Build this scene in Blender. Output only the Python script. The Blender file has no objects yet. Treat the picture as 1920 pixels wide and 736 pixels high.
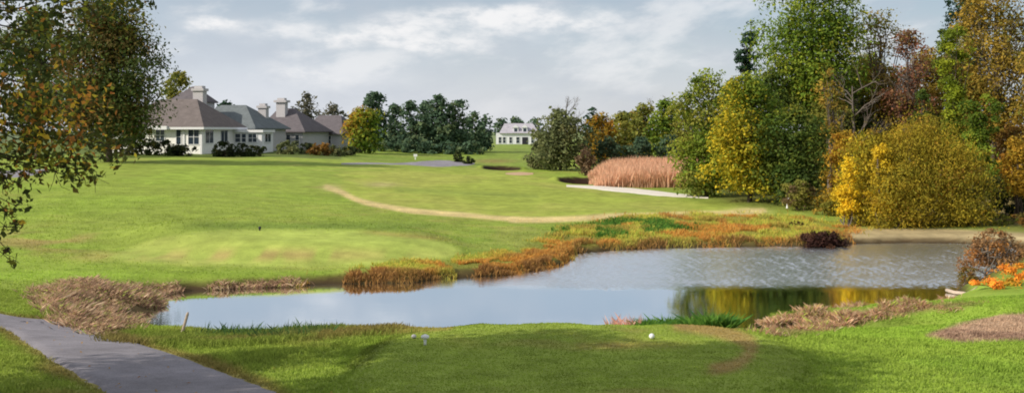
import bpy, math
import numpy as np

# ------------------------------------------------------------------ basics
scene = bpy.context.scene
C = scene.collection
F = 1844.0            # focal length in photograph pixels
CX, HY = 960.0, 245.0  # vertical axis and horizon row of the photograph
H = 6.5               # eye height above the water (z = 0)
rng = np.random.default_rng(11)

def lin(c):
    if isinstance(c, str):
        c = c.lstrip('#'); c = [int(c[i:i+2], 16) for i in (0, 2, 4)]
    c = np.asarray(c, float) / 255.0
    return np.where(c <= .04045, c / 12.92, ((c + .055) / 1.055) ** 2.4)

def sstep(a, b, x):
    t = np.clip((x - a) / (b - a), 0, 1)
    return t * t * (3 - 2 * t)

_tab = np.random.default_rng(3).random((256, 256))
def vnoise(x, y):
    xi = np.floor(x).astype(int); yi = np.floor(y).astype(int)
    fx = x - xi; fy = y - yi
    fx = fx * fx * (3 - 2 * fx); fy = fy * fy * (3 - 2 * fy)
    a = _tab[xi & 255, yi & 255]; b = _tab[(xi + 1) & 255, yi & 255]
    c = _tab[xi & 255, (yi + 1) & 255]; d = _tab[(xi + 1) & 255, (yi + 1) & 255]
    return (a * (1 - fx) + b * fx) * (1 - fy) + (c * (1 - fx) + d * fx) * fy
def fbm(x, y, o=4):
    s = 0; amp = .5; n = 0
    for i in range(o):
        s = s + amp * vnoise(x * 2 ** i + 17.3 * i, y * 2 ** i + 5.1 * i); n += amp; amp *= .5
    return s / n

def in_poly(x, y, P):
    P = np.asarray(P, float); r = np.zeros(np.shape(x), bool)
    j = len(P) - 1
    for i in range(len(P)):
        (xi, yi), (xj, yj) = P[i], P[j]
        c = ((yi > y) != (yj > y)) & (x < (xj - xi) * (y - yi) / (yj - yi + 1e-12) + xi)
        r ^= c; j = i
    return r
def line_dist(x, y, P, closed=False):
    P = np.asarray(P, float); d = np.full(np.shape(x), 1e9)
    n = len(P)
    for i in range(n if closed else n - 1):
        a = P[i]; b = P[(i + 1) % n]; v = b - a
        t = np.clip(((x - a[0]) * v[0] + (y - a[1]) * v[1]) / (v @ v + 1e-12), 0, 1)
        d = np.minimum(d, np.hypot(x - a[0] - t * v[0], y - a[1] - t * v[1]))
    return d
def smooth_line(P, n=8, closed=False):
    P = np.asarray(P, float); out = []; m = len(P)
    for i in range(m if closed else m - 1):
        if closed: p0, p1, p2, p3 = P[i - 1], P[i], P[(i + 1) % m], P[(i + 2) % m]
        else: p0, p1, p2, p3 = P[max(i - 1, 0)], P[i], P[i + 1], P[min(i + 2, m - 1)]
        for k in range(n):
            t = k / n
            out.append(.5 * ((2 * p1) + (-p0 + p2) * t + (2 * p0 - 5 * p1 + 4 * p2 - p3) * t * t + (-p0 + 3 * p1 - 3 * p2 + p3) * t ** 3))
    if not closed: out.append(P[-1])
    return np.array(out)

# ------------------------------------------------------------------ terrain shape
PTS = [(960,736,17.2),(500,736,17.2),(1500,736,17.2),(1900,736,17.0),(180,736,16.5),(0,665,20.2),(0,588,28.5),
 (300,655,22.5),(797,640,23.2),(1222,627,24.3),(960,606,26.3),(1350,612,26.5),(1600,640,24),(1800,620,26),(1900,600,28.5),
 (1900,568,32.5),(1550,612,29),(1450,625,27),(400,632,28),(640,620,28.6),(220,622,29),
 (0,500,40),(0,400,56),(0,340,76),(240,310,95),(240,400,57),(240,500,41.5),(500,500,43),(500,400,60),(500,330,88),
 (500,295,120),(350,290,125),(700,300,125),(700,350,84),(800,400,66),(1000,410,65),(1000,350,90),(850,310,130),
 (960,280,200),(960,272,260),(1000,322,116),(1200,372,82),(1100,350,95),(1440,377,77),(1430,400,69),(1700,421,62.5),(1900,418,63),
 (1300,302,135)]
W = [((px - CX) / F * Y, Y, H - (py - HY) / F * Y) for px, py, Y in PTS]
W += [(0,0,4.8),(-15,5,3.8),(15,5,3.8),(0,9,3.4),(-30,8,3.6),(32,12,2.2),(-32,25,2.4),(0,-30,5),(40,35,1.2),(-45,40,2.0),(55,50,.9),
 (60,100,1.6),(90,70,1.4),(50,150,2.4),(0,300,2.8),(-120,130,3.9),(-60,60,2.4),(120,300,3),(-150,300,3.6),(-50,140,3.6),(-33,145,3.5),
 (-25,165,3.2),(-60,-40,5),(60,-40,4.5),(130,150,2.5),(-120,40,3.2),(140,20,2)]
W = np.array(W)
def _U(r2): return np.where(r2 > 0, r2 * np.log(r2 + 1e-9), 0) * .5
def _fit():
    n = len(W); S = W[:, :2] / 50.
    K = _U(((S[:, None] - S[None]) ** 2).sum(-1)) + np.eye(n) * 2e-3
    A = np.zeros((n + 3, n + 3)); A[:n, :n] = K; A[:n, n] = 1; A[:n, n+1:] = S; A[n, :n] = 1; A[n+1:, :n] = S.T
    return np.linalg.solve(A, np.r_[W[:, 2], 0, 0, 0])
_wt = _fit()
def rbf(X, Y):
    X = np.asarray(X, float); Y = np.asarray(Y, float)
    Xc = np.clip(X, -200, 200) / 50.; Yc = np.clip(Y, -60, 380) / 50.
    z = _wt[-3] + _wt[-2] * Xc + _wt[-1] * Yc
    for (x, y, _), w in zip(W, _wt[:-3]):
        z = z + w * _U((Xc - x / 50.) ** 2 + (Yc - y / 50.) ** 2)
    r = np.hypot(X, Y); far = 2.9 + .8 * (fbm(X / 90, Y / 90, 2) - .5)
    k = sstep(140, 260, np.maximum(np.abs(X) * 1.6, np.where(Y < 0, -Y * 3, Y - 60)))
    return np.clip(z, -1, 7) * (1 - k) + far * k

def wpt(px, py, z=0.0):
    Y = (H - z) * F / (py - HY); return ((px - CX) / F * Y, Y)
POND_PX = [(296,556),(340,546),(400,543),(480,540),(560,535),(650,531),(760,529),(830,522),(930,515),(1010,505),(1062,494),(1066,484),
 (1095,474),(1200,467),(1350,463),(1490,462),(1600,458),(1700,455),(1830,458),(1905,462),(1900,490),(1850,520),(1800,545),(1790,560),
 (1740,577),(1640,582),(1550,592),(1440,602)]
POND = [wpt(*p) for p in POND_PX] + [(13.5,31.5),(8,30.2),(3,29.9),(-2,30.2),(-5,30.9),(-9.5,31.2)] + [wpt(300,617),wpt(235,612),wpt(262,592),wpt(292,575)]
POND = smooth_line(POND, 5, True)
def pond_d(X, Y):
    d = np.full(np.shape(X), 60.0)
    m = (np.abs(X - 3) < 60) & (np.abs(Y - 42) < 50)
    if np.any(m):
        x = X[m]; y = Y[m]
        dd = line_dist(x, y, POND, True) * np.where(in_poly(x, y, POND), -1, 1)
        dd = dd + (fbm(x * .9, y * .9, 3) - .5) * .9
        d[m] = dd
    return d
def proj(X, Y, Z):
    Ys = np.where(np.abs(Y) < .1, .1, Y)
    return CX + X / Ys * F, HY + (H - Z) / Ys * F
TEE = np.array([(-2.7,17.0),(-3.1,21.0),(-2.5,24.4),(0.0,26.2),(3,26.5),(5.2,25.6),(6.2,23.6),(6.0,20),(4.6,17.4),(3,15.5),(-1,15.5)])
TEE = smooth_line(TEE, 5, True)
def smask(px, py, P, soft):
    d = line_dist(px, py, P, True) * np.where(in_poly(px, py, P), -1, 1)
    return 1 - sstep(-soft, soft, d)
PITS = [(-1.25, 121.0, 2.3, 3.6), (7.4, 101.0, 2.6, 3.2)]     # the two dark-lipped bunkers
def h(X, Y):
    X = np.atleast_1d(np.asarray(X, float)); Y = np.atleast_1d(np.asarray(Y, float))
    z = rbf(X, Y)
    # mown green on the far bank (low mound)
    e = np.hypot((X + 10.9) / 9.5, (Y - 50.5) / 6.2)
    z = z + .62 * (1 - sstep(.6, 1.1, e))
    # tee plateau
    m = (np.abs(X) < 12) & (Y > 10) & (Y < 32)
    if np.any(m):
        t = np.zeros(X.shape); d = line_dist(X[m], Y[m], TEE, True) * np.where(in_poly(X[m], Y[m], TEE), -1, 1)
        t[m] = 1 - sstep(-.25, .35, d); z = z + .13 * t
    z = z + (fbm(X / 7, Y / 7, 3) - .5) * .28 * sstep(20, 60, Y) + (fbm(X / 1.7, Y / 1.7, 2) - .5) * .06
    for (x0, y0, a, b) in PITS:
        e = np.hypot((X - x0) / a, (Y - y0) / b)
        z = z - .55 * (1 - sstep(.55, 1.0, e)) + .35 * np.exp(-((e - 1.15) / .22) ** 2) * (Y > y0)
    d = pond_d(X, Y)
    land = np.clip(z, .05 + .035 * np.clip(d, 0, 20), .12 + .30 * np.clip(d, 0, 200))
    return np.where(d < 0, np.maximum(-1.2, -.02 + d * .35), np.where(d < .35, land * (d / .35) - .02 * (1 - d / .35), land))
_ys = np.geomspace(6, 700, 4000)
def ground_at(px, py):
    X = (px - CX) / F * _ys; zl = H - (py - HY) / F * _ys
    k = np.argmax(h(X, _ys) > zl)
    if k == 0: k = len(_ys) - 1
    return float(X[k]), float(_ys[k])
def hz(x, y): return float(h(x, y)[0])

# ------------------------------------------------------------------ mesh helpers
def raw_mesh(name, V, faces, mat, parent=None, col=None, smooth=False, origin=None):
    """faces: list of integer arrays (n,k); V (N,3)"""
    V = np.asarray(V, np.float32)
    if origin is not None: V = V - np.asarray(origin, np.float32)
    me = bpy.data.meshes.new(name)
    me.vertices.add(len(V)); me.vertices.foreach_set('co', V.ravel())
    faces = [np.asarray(f, np.int32) for f in faces if len(f)]
    idx = np.concatenate([f.ravel() for f in faces]); tot = np.concatenate([np.full(len(f), f.shape[1], np.int32) for f in faces])
    me.loops.add(len(idx)); me.loops.foreach_set('vertex_index', idx)
    me.polygons.add(len(tot)); me.polygons.foreach_set('loop_start', np.r_[0, np.cumsum(tot)[:-1]].astype(np.int32))
    me.polygons.foreach_set('use_smooth', np.full(len(tot), smooth, bool))
    if col is not None:
        at = me.attributes.new('Col', 'FLOAT_COLOR', 'POINT')
        c4 = np.ones((len(V), 4), np.float32); c4[:, :3] = col; at.data.foreach_set('color', c4.ravel())
    me.update(); me.validate()
    me.materials.append(mat)
    o = bpy.data.objects.new(name, me); C.objects.link(o)
    if parent is not None: o.parent = parent
    return o
def empty(name, loc, label, cat, group=None):
    o = bpy.data.objects.new(name, None); C.objects.link(o); o.location = loc; o.empty_display_size = .5
    o['label'] = label; o['category'] = cat
    if group: o['group'] = group
    return o
def tag(o, label=None, cat=None, group=None, kind=None):
    for k, v in (('label', label), ('category', cat), ('group', group), ('kind', kind)):
        if v: o[k] = v
    return o
class MB:
    def __init__(s): s.V = []; s.F = {}; s.n = 0
    def add(s, V, fs):
        V = np.asarray(V, float); s.V.append(V)
        for f in fs: s.F.setdefault(len(f), []).append([i + s.n for i in f])
        s.n += len(V); return s
    def box(s, x0, x1, y0, y1, z0, z1):
        return s.add([(x0,y0,z0),(x1,y0,z0),(x1,y1,z0),(x0,y1,z0),(x0,y0,z1),(x1,y0,z1),(x1,y1,z1),(x0,y1,z1)],
              [(3,2,1,0),(4,5,6,7),(0,1,5,4),(1,2,6,5),(2,3,7,6),(3,0,4,7)])
    def tube(s, P, R, k=6, cap=True):
        P = np.asarray(P, float); n = len(P); V = []
        T = np.gradient(P, axis=0); T /= np.linalg.norm(T, axis=1, keepdims=True) + 1e-9
        a = np.array([0.31, .95, .05]) if abs(T[0][2]) > .5 else np.array([0.05, .1, 1.])
        for i in range(n):
            u = np.cross(T[i], a); u /= np.linalg.norm(u) + 1e-9; v = np.cross(T[i], u)
            for j in range(k):
                t = 2 * math.pi * j / k; V.append(P[i] + R[i] * (math.cos(t) * u + math.sin(t) * v))
        fs = [(i*k+j, i*k+(j+1) % k, (i+1)*k+(j+1) % k, (i+1)*k+j) for i in range(n-1) for j in range(k)]
        if cap: fs += [tuple(range(k))[::-1], tuple(range((n-1)*k, n*k))]
        return s.add(V, fs)
    def sphere(s, c, r, nu=14, nv=9, sz=1.0):
        V = []; fs = []
        for i in range(nv + 1):
            ph = math.pi * i / nv
            for j in range(nu):
                th = 2 * math.pi * j / nu
                V.append((c[0] + r*math.sin(ph)*math.cos(th), c[1] + r*math.sin(ph)*math.sin(th), c[2] + r*sz*math.cos(ph)))
        for i in range(nv):
            for j in range(nu): fs.append((i*nu+j, (i+1)*nu+j, (i+1)*nu+(j+1) % nu, i*nu+(j+1) % nu))
        return s.add(V, fs)
    def build(s, name, mat, parent=None, smooth=False, origin=None):
        return raw_mesh(name, np.concatenate(s.V), [np.array(f) for f in s.F.values()], mat, parent, None, smooth, origin)

# ------------------------------------------------------------------ materials
def mat(name):
    m = bpy.data.materials.new(name); m.use_nodes = True
    nt = m.node_tree; b = nt.nodes['Principled BSDF']; return m, nt, b
def nd(nt, t, **kw):
    n = nt.nodes.new(t)
    for k, v in kw.items(): setattr(n, k, v)
    return n
def noise_node(nt, scale, detail=4, rough=.6, vec=None):
    n = nd(nt, 'ShaderNodeTexNoise'); n.inputs['Scale'].default_value = scale; n.inputs['Detail'].default_value = detail
    n.inputs['Roughness'].default_value = rough
    if vec is not None: nt.links.new(vec, n.inputs['Vector'])
    return n
def objvec(nt, scale=(1, 1, 1)):
    tc = nd(nt, 'ShaderNodeNewGeometry'); mp = nd(nt, 'ShaderNodeMapping'); mp.inputs['Scale'].default_value = scale
    nt.links.new(tc.outputs['Position'], mp.inputs['Vector']); return mp.outputs['Vector']
def mrange(nt, src, a, b, c, d):
    n = nd(nt, 'ShaderNodeMapRange'); n.inputs[1].default_value = a; n.inputs[2].default_value = b
    n.inputs[3].default_value = c; n.inputs[4].default_value = d; nt.links.new(src, n.inputs[0]); return n.outputs[0]
def vmul(nt, col, fac):
    n = nd(nt, 'ShaderNodeVectorMath', operation='MULTIPLY'); nt.links.new(col, n.inputs[0]); nt.links.new(fac, n.inputs[1]); return n.outputs[0]

def leaf_material(name, trans=.3, spec=.15):
    m, nt, b = mat(name)
    a = nd(nt, 'ShaderNodeAttribute', attribute_name='Col')
    nz = noise_node(nt, 2.5, 3, .6, objvec(nt)); f = mrange(nt, nz.outputs['Fac'], .25, .75, .75, 1.25)
    c = vmul(nt, a.outputs['Color'], f)
    nt.links.new(c, b.inputs['Base Color']); b.inputs['Roughness'].default_value = .65; b.inputs['Specular IOR Level'].default_value = spec
    t = nd(nt, 'ShaderNodeBsdfTranslucent'); nt.links.new(c, t.inputs['Color'])
    mx = nd(nt, 'ShaderNodeMixShader'); mx.inputs[0].default_value = trans
    nt.links.new(b.outputs[0], mx.inputs[1]); nt.links.new(t.outputs[0], mx.inputs[2])
    nt.links.new(mx.outputs[0], nt.nodes['Material Output'].inputs['Surface']); return m
M = {}
M['leaf'] = leaf_material('leaves', .46)
M['blade'] = leaf_material('blades', .42, .1)

def ground_material():
    m, nt, b = mat('turf')
    a = nd(nt, 'ShaderNodeAttribute', attribute_name='Col')
    n1 = noise_node(nt, 1.1, 6, .65, objvec(nt, (1, .8, 1))); n2 = noise_node(nt, 16, 4, .7, objvec(nt))
    n3 = noise_node(nt, .5, 5, .7, objvec(nt, (.35, 1.6, 1))); f3 = mrange(nt, n3.outputs['Fac'], .3, .7, .82, 1.18)
    f1 = mrange(nt, n1.outputs['Fac'], .25, .75, .80, 1.2); f2 = mrange(nt, n2.outputs['Fac'], .2, .8, .74, 1.26)
    c = vmul(nt, vmul(nt, vmul(nt, a.outputs['Color'], f1), f2), f3)
    nt.links.new(c, b.inputs['Base Color']); b.inputs['Roughness'].default_value = .9; b.inputs['Specular IOR Level'].default_value = .1
    bp = nd(nt, 'ShaderNodeBump'); bp.inputs['Strength'].default_value = .5; bp.inputs['Distance'].default_value = .05
    nt.links.new(n2.outputs['Fac'], bp.inputs['Height']); nt.links.new(bp.outputs['Normal'], b.inputs['Normal']); return m
M['turf'] = ground_material()

def simple(name, c, rough=.7, spec=.3, nscale=4, lo=.8, hi=1.2, bump=0, stretch=(1, 1, 1), metallic=0):
    m, nt, b = mat(name)
    nz = noise_node(nt, nscale, 5, .65, objvec(nt, stretch)); f = mrange(nt, nz.outputs['Fac'], .25, .75, lo, hi)
    rgb = nd(nt, 'ShaderNodeRGB'); rgb.outputs[0].default_value = (*c, 1)
    nt.links.new(vmul(nt, rgb.outputs[0], f), b.inputs['Base Color'])
    b.inputs['Roughness'].default_value = rough; b.inputs['Specular IOR Level'].default_value = spec; b.inputs['Metallic'].default_value = metallic
    if bump:
        bp = nd(nt, 'ShaderNodeBump'); bp.inputs['Strength'].default_value = bump; bp.inputs['Distance'].default_value = .03
        nt.links.new(nz.outputs['Fac'], bp.inputs['Height']); nt.links.new(bp.outputs['Normal'], b.inputs['Normal'])
    return m
M['bark'] = simple('bark', (.085, .065, .05), .9, .1, 6, .6, 1.4, .6, (1, 1, .25))
M['greybark'] = simple('grey_bark', (.15, .125, .105), .9, .1, 6, .7, 1.3, .4, (1, 1, .25))
M['driftwood'] = simple('weathered_wood', (.42, .34, .27), .9, .1, 5, .75, 1.25, .4, (.4, 3, 3))
M['whitepaint'] = simple('white_paint', (.78, .78, .80), .5, .4, 9, .92, 1.05)
M['siding'] = simple('cream_siding', (.90, .88, .84), .7, .3, 2.5, .9, 1.08)
M['farsiding'] = simple('far_white_siding', (.76, .76, .82), .7, .3, 2.5, .92, 1.06)
M['greysiding'] = simple('grey_siding', (.52, .51, .53), .7, .3, 2.5, .88, 1.08)
M['glass'] = simple('window_glass', (.035, .05, .07), .12, .5, 1.2, .7, 1.3)
M['dark'] = simple('dark_opening', (.03, .03, .04), .6, .2, 3, .8, 1.2)
M['chimney'] = simple('painted_brick', (.50, .48, .50), .85, .2, 9, .8, 1.15, .3)
M['purple'] = simple('bunker_soil', (.07, .05, .045), .95, .05, 5, .7, 1.3)
def shingle(name, c):
    m, nt, b = mat(name)
    v = objvec(nt)
    nz = noise_node(nt, 1.3, 6, .7, v); f = mrange(nt, nz.outputs['Fac'], .25, .75, .75, 1.25)
    w = nd(nt, 'ShaderNodeTexWave', wave_type='BANDS', bands_direction='Z'); w.inputs['Scale'].default_value = 1.6
    w.inputs['Distortion'].default_value = 1.2; w.inputs['Detail'].default_value = 2; nt.links.new(v, w.inputs['Vector'])
    g = mrange(nt, w.outputs['Fac'], 0, 1, .85, 1.08)
    rgb = nd(nt, 'ShaderNodeRGB'); rgb.outputs[0].default_value = (*c, 1)
    nt.links.new(vmul(nt, vmul(nt, rgb.outputs[0], f), g), b.inputs['Base Color']); b.inputs['Roughness'].default_value = .9
    b.inputs['Specular IOR Level'].default_value = .15; return m
M['roofbrown'] = shingle('brown_shingles', (.165, .14, .135))  # brown lightened and greyed so the colour carries distance haze
M['roofgrey'] = shingle('grey_green_shingles', (.15, .17, .18))
M['roofplum'] = shingle('plum_shingles', (.135, .12, .13))
M['rooflilac'] = shingle('pale_lilac_shingles', (.40, .38, .43))

def asphalt(name, c):
    m, nt, b = mat(name)
    n1 = noise_node(nt, .5, 5, .7, objvec(nt)); n2 = noise_node(nt, 40, 3, .8, objvec(nt)); n3 = noise_node(nt, 2.2, 6, .75, objvec(nt, (1, 1, 1)))
    f = mrange(nt, n1.outputs['Fac'], .3, .7, .72, 1.22); g = mrange(nt, n2.outputs['Fac'], .25, .75, .55, 1.45); k = mrange(nt, n3.outputs['Fac'], .3, .7, .85, 1.12)
    rgb = nd(nt, 'ShaderNodeRGB'); rgb.outputs[0].default_value = (*c, 1)
    nt.links.new(vmul(nt, vmul(nt, vmul(nt, rgb.outputs[0], f), g), k), b.inputs['Base Color']); b.inputs['Roughness'].default_value = .85
    b.inputs['Specular IOR Level'].default_value = .25
    bp = nd(nt, 'ShaderNodeBump'); bp.inputs['Strength'].default_value = .4; bp.inputs['Distance'].default_value = .01
    nt.links.new(n2.outputs['Fac'], bp.inputs['Height']); nt.links.new(bp.outputs['Normal'], b.inputs['Normal']); return m
M['asphalt'] = asphalt('path_asphalt', (.225, .21, .235))
M['road'] = asphalt('pale_road', (.25, .235, .265))
M['sand'] = simple('white_sand', (.68, .63, .56), .95, .1, 3, .85, 1.1, .3)
M['redsand'] = simple('red_sand', (.50, .34, .22), .95, .1, 3, .8, 1.15, .3)

def water_material():
    m, nt, b = mat('pond_water'); nt.nodes.remove(b)
    geo = nd(nt, 'ShaderNodeNewGeometry'); sep = nd(nt, 'ShaderNodeSeparateXYZ'); nt.links.new(geo.outputs['Position'], sep.inputs[0])
    big = noise_node(nt, .22, 3, .5, objvec(nt, (.5, 1, 1)))
    off = mrange(nt, big.outputs['Fac'], .3, .7, -.5, .5)
    add = nd(nt, 'ShaderNodeMath', operation='ADD'); nt.links.new(sep.outputs['Y'], add.inputs[0]); nt.links.new(off, add.inputs[1])
    wy = mrange(nt, add.outputs[0], 39.8, 42.0, 0, 1); wx = mrange(nt, sep.outputs['X'], -4, 9, .35, 1)
    wm = nd(nt, 'ShaderNodeMath', operation='MULTIPLY'); nt.links.new(wy, wm.inputs[0]); nt.links.new(wx, wm.inputs[1]); wind = wm.outputs[0]         # breeze ruffles the water beyond this line
    n1 = noise_node(nt, 2.3, 5, .65, objvec(nt, (.75, 1.0, 1)))
    n3 = noise_node(nt, 5, 3, .6, objvec(nt, (.6, 1.2, 1)))
    gust = noise_node(nt, .55, 4, .6, objvec(nt, (.5, 1, 1))); mod = nd(nt, 'ShaderNodeMath', operation='MULTIPLY')
    nt.links.new(mrange(nt, wind, 0, 1, .012, .12), mod.inputs[0]); nt.links.new(mrange(nt, gust.outputs['Fac'], .35, .65, .35, 1.0), mod.inputs[1])
    b1 = nd(nt, 'ShaderNodeBump'); b1.inputs['Distance'].default_value = .22; nt.links.new(n1.outputs['Fac'], b1.inputs['Height'])
    nt.links.new(mod.outputs[0], b1.inputs['Strength'])
    b2 = nd(nt, 'ShaderNodeBump'); b2.inputs['Distance'].default_value = .08; nt.links.new(n3.outputs['Fac'], b2.inputs['Height'])
    nt.links.new(mrange(nt, wind, .0, 1, .006, .08), b2.inputs['Strength']); nt.links.new(b1.outputs['Normal'], b2.inputs['Normal'])
    g = nd(nt, 'ShaderNodeBsdfGlossy'); g.inputs['Color'].default_value = (.96, .98, 1.0, 1)
    nt.links.new(mrange(nt, wind, 0, 1, .035, .27), g.inputs['Roughness']); nt.links.new(b2.outputs['Normal'], g.inputs['Normal'])
    d = nd(nt, 'ShaderNodeBsdfDiffuse'); d.inputs['Color'].default_value = (.06, .065, .06, 1)
    lw = nd(nt, 'ShaderNodeFresnel'); lw.inputs['IOR'].default_value = 1.5; nt.links.new(b2.outputs['Normal'], lw.inputs['Normal'])
    fac = mrange(nt, lw.outputs[0], 0.02, .40, .70, .99)
    mx = nd(nt, 'ShaderNodeMixShader'); nt.links.new(fac, mx.inputs[0]); nt.links.new(d.outputs[0], mx.inputs[1]); nt.links.new(g.outputs[0], mx.inputs[2])
    nt.links.new(mx.outputs[0], nt.nodes['Material Output'].inputs['Surface']); return m
M['water'] = water_material()

# ------------------------------------------------------------------ ground colour (albedo)
def A(c, k=.735): return lin(c) * k
FAIR, ROUGH, LUSH, DRY, TAN = A('a9b650'), A('9bad4b'), A('9cb946'), A('b5ad62'), A('c2b67c')
MUD, SAND, DARK, RUST, MULCH = A('8f8264'), A('b09a70'), A('4a4030'), A('a8743a'), A('c8ac92', .9)
DRYLINE1 = smooth_line([(612,350),(640,360),(680,378),(760,393),(880,404),(970,411)], 6)
DRYLINE2 = smooth_line([(960,411),(1015,411),(1100,408),(1200,404),(1320,401),(1430,396)], 6)
GREENPOLY = smooth_line([(215,478),(300,445),(420,431),(560,429),(700,433),(800,446),(860,470),(780,492),(560,500),(350,496),(240,490)], 4, True)
FAIRPOLY = [(640,322),(760,318),(900,318),(1010,330),(1080,345),(1180,368),(1340,382),(1430,392),(1300,404),(1010,412),(850,402),(720,388),(640,362)]
MUDPOLY = [(1590,432),(1640,427),(1760,428),(1930,436),(1990,470),(1830,460),(1700,456),(1600,458)]
MULCHPOLY = [(1735,632),(1800,610),(1870,596),(1990,585),(1990,640),(1900,638),(1800,640)]
MARSH_A = [(1020,470),(1035,446),(1075,432),(1150,414),(1200,404),(1330,402),(1440,404),(1530,412),(1600,424),(1594,456),(1350,464),(1100,474)]
MARSH_B = [(555,537),(600,520),(660,508),(760,494),(880,486),(960,470),(1010,455),(1050,462),(1068,488),(1010,507),(930,517),(830,524),(760,530),(650,533)]
REED_L = [(62,548),(120,532),(300,538),(560,526),(560,538),(400,545),(320,552),(298,575),(270,594),(240,612),(250,626),(190,628),(120,600)]
DRYPOLY = [(1395,608),(1470,594),(1560,588),(1650,578),(1800,568),(1840,570),(1700,590),(1600,606),(1540,626),(1480,630)]
def gcol(X, Y, Z=None):
    X = np.atleast_1d(X); Y = np.atleast_1d(Y)
    if Z is None: Z = h(X, Y)
    px, py = proj(X, Y, Z); vis = (Y > 6)
    n1 = fbm(X / 9, Y / 9, 4); n2 = fbm(X / 2.3 + 40, Y / 2.3, 3); n3 = fbm(X / 26 + 9, Y / 18 + 3, 3); n4 = fbm(X / 1.1 + 7, Y / 3.5 + 2, 3)
    c = np.empty(X.shape + (3,)); c[:] = ROUGH
    def mix(col, w):
        nonlocal c
        w = np.clip(w, 0, 1)[..., None]; c = c * (1 - w) + np.asarray(col) * w
    mix(LUSH, sstep(.45, .65, n1) * .45)
    mix(DRY, sstep(.5, .68, n2 * .5 + n3 * .5) * .55)
    mix(A('7e9a40'), sstep(.5, .72, n3) * .45)
    jx = (n2 - .5) * 26; jy = (n1 - .5) * 8
    P = lambda poly, s: smask(px + jx, py + jy, poly, s) * vis
    mix(FAIR, P(FAIRPOLY, 8) * .85)
    mix(A('b2b35c'), P(FAIRPOLY, 8) * sstep(.45, .62, n1) * .6)
    mix(A('7c9440'), np.exp(-((py - 424 - jy * .5) / 9) ** 2) * sstep(300, 420, px) * (1 - sstep(760, 880, px)) * vis * .75)
    mix(A('b8c862', .72), P(GREENPOLY, 5) * .9)
    mix(A('a08c50'), np.exp(-((py - 436 - (px - 700) * .09 - jy * .4) / 4) ** 2) * sstep(660, 720, px) * (1 - sstep(800, 860, px)) * vis * .6)
    mix(A('b9a468'), np.exp(-((py - 478 - jy) / 12) ** 2) * np.exp(-((px - 480) / 260) ** 2) * vis * sstep(.42, .6, n4) * .9)
    mix(A('b39a66'), np.exp(-((py - 452 - jy) / 22) ** 2) * np.exp(-((px - 90) / 160) ** 2) * vis * sstep(.40, .6, n2) * .8)
    mix(LUSH * 1.05, np.exp(-((py - 515 - jy) / 9) ** 2) * ((px > -200) & (px < 640)) * vis * .7)
    for L, wd in ((DRYLINE1, 5.5), (DRYLINE2, 6.5)):
        d = line_dist(px, py * 1.0, L); mix(A('d4c088', .86), (1 - sstep(wd * .35, wd * 1.3, d + (n2 - .5) * 4)) * vis)
    mix(A('d4c48c', .86), np.exp(-((py - 396) / 7) ** 2 - ((px - 1405) / 30) ** 2) * vis)
    mix(TAN, np.exp(-((py - 346) / 5) ** 2 - ((px - 715) / 32) ** 2) * vis * .8)
    mix(TAN, np.exp(-((py - 352) / 6) ** 2 - ((px - 622) / 18) ** 2) * vis * .8)
    mix(A('8fa04c'), np.exp(-((py - 358 - (px - 800) * .05) / 5) ** 2) * ((px > 740) & (px < 1010)) * vis * .5)
    # right foreground: lush
    w = sstep(1380, 1600, px) * (Y < 40) * vis
    mix(A('a0bd4a'), w * (.55 + .4 * sstep(.4, .6, n1)))
    mix(A('84a83e'), w * sstep(.5, .7, n2) * .5)
    # tee
    t = (1 - sstep(-.3, .3, line_dist(X, Y, TEE, True) * np.where(in_poly(X, Y, TEE), -1, 1)))
    mix(A('9db04c'), t * .85)
    td = line_dist(X, Y, TEE, True)
    mix(A('66702e'), (1 - sstep(.06, .28, np.abs(td - .1))) * (X < 1.5) * (Y > 19.5) * .6)
    mix(A('b8995e'), np.exp(-((py - 632 - jy * .6) / 10) ** 2) * np.exp(-((px - 985) / 130) ** 2) * vis * sstep(.36, .58, n4) * .6)
    mix(A('b6a45e'), np.exp(-((py - 646 - jy * .6) / 8) ** 2) * np.exp(-((px - 1100) / 170) ** 2) * vis * sstep(.42, .6, n4) * .8)
    arc = smooth_line([(1270,608),(1345,618),(1395,636),(1408,655),(1385,680),(1340,690)], 5)
    mix(A('c4a86c', .66), (1 - sstep(4, 17, line_dist(px, py, arc) + (n2 - .5) * 12)) * vis * .9)
    arc2 = smooth_line([(600,634),(700,621),(840,611)], 5)
    mix(A('bcae62', .66), (1 - sstep(3, 12, line_dist(px, py, arc2) + (n2 - .5) * 8)) * vis * .8)
    mix(A('a98f60'), sstep(.58, .72, n2) * (Y < 30) * vis * (px < 1400) * .3)
    if 'PATHC' in globals():
        pd = line_dist(X, Y, PATHC); mix(A('a08c58'), (1 - sstep(1.25, 1.75, pd + (n2 - .5) * .7)) * .8)
    # marsh, mud, dirt
    mix(A('96903f'), P(MARSH_A, 8) * .9); mix(A('8a8a3e'), P(MARSH_B, 7) * .85)
    mix(A('8a7258'), P(REED_L, 6) * .9); mix(A('9a8262'), P(DRYPOLY, 6) * .85)
    mix(A('b4a27a', .8), P(MUDPOLY, 4)); mix(A('c8b88e', .85), P(MUDPOLY, 4) * np.exp(-((py - 447) / 5) ** 2) * .8)
    mix(MULCH * .9, P(MULCHPOLY, 5)); mix(A('a08270', .75), P(MULCHPOLY, 5) * sstep(.45, .6, n4) * .8)
    # under the trees on the right and at the wood's edge
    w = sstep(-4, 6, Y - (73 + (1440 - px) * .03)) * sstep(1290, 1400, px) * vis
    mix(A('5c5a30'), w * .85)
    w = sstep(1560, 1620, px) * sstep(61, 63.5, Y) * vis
    mix(A('8a7a50'), w * .9)
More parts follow.
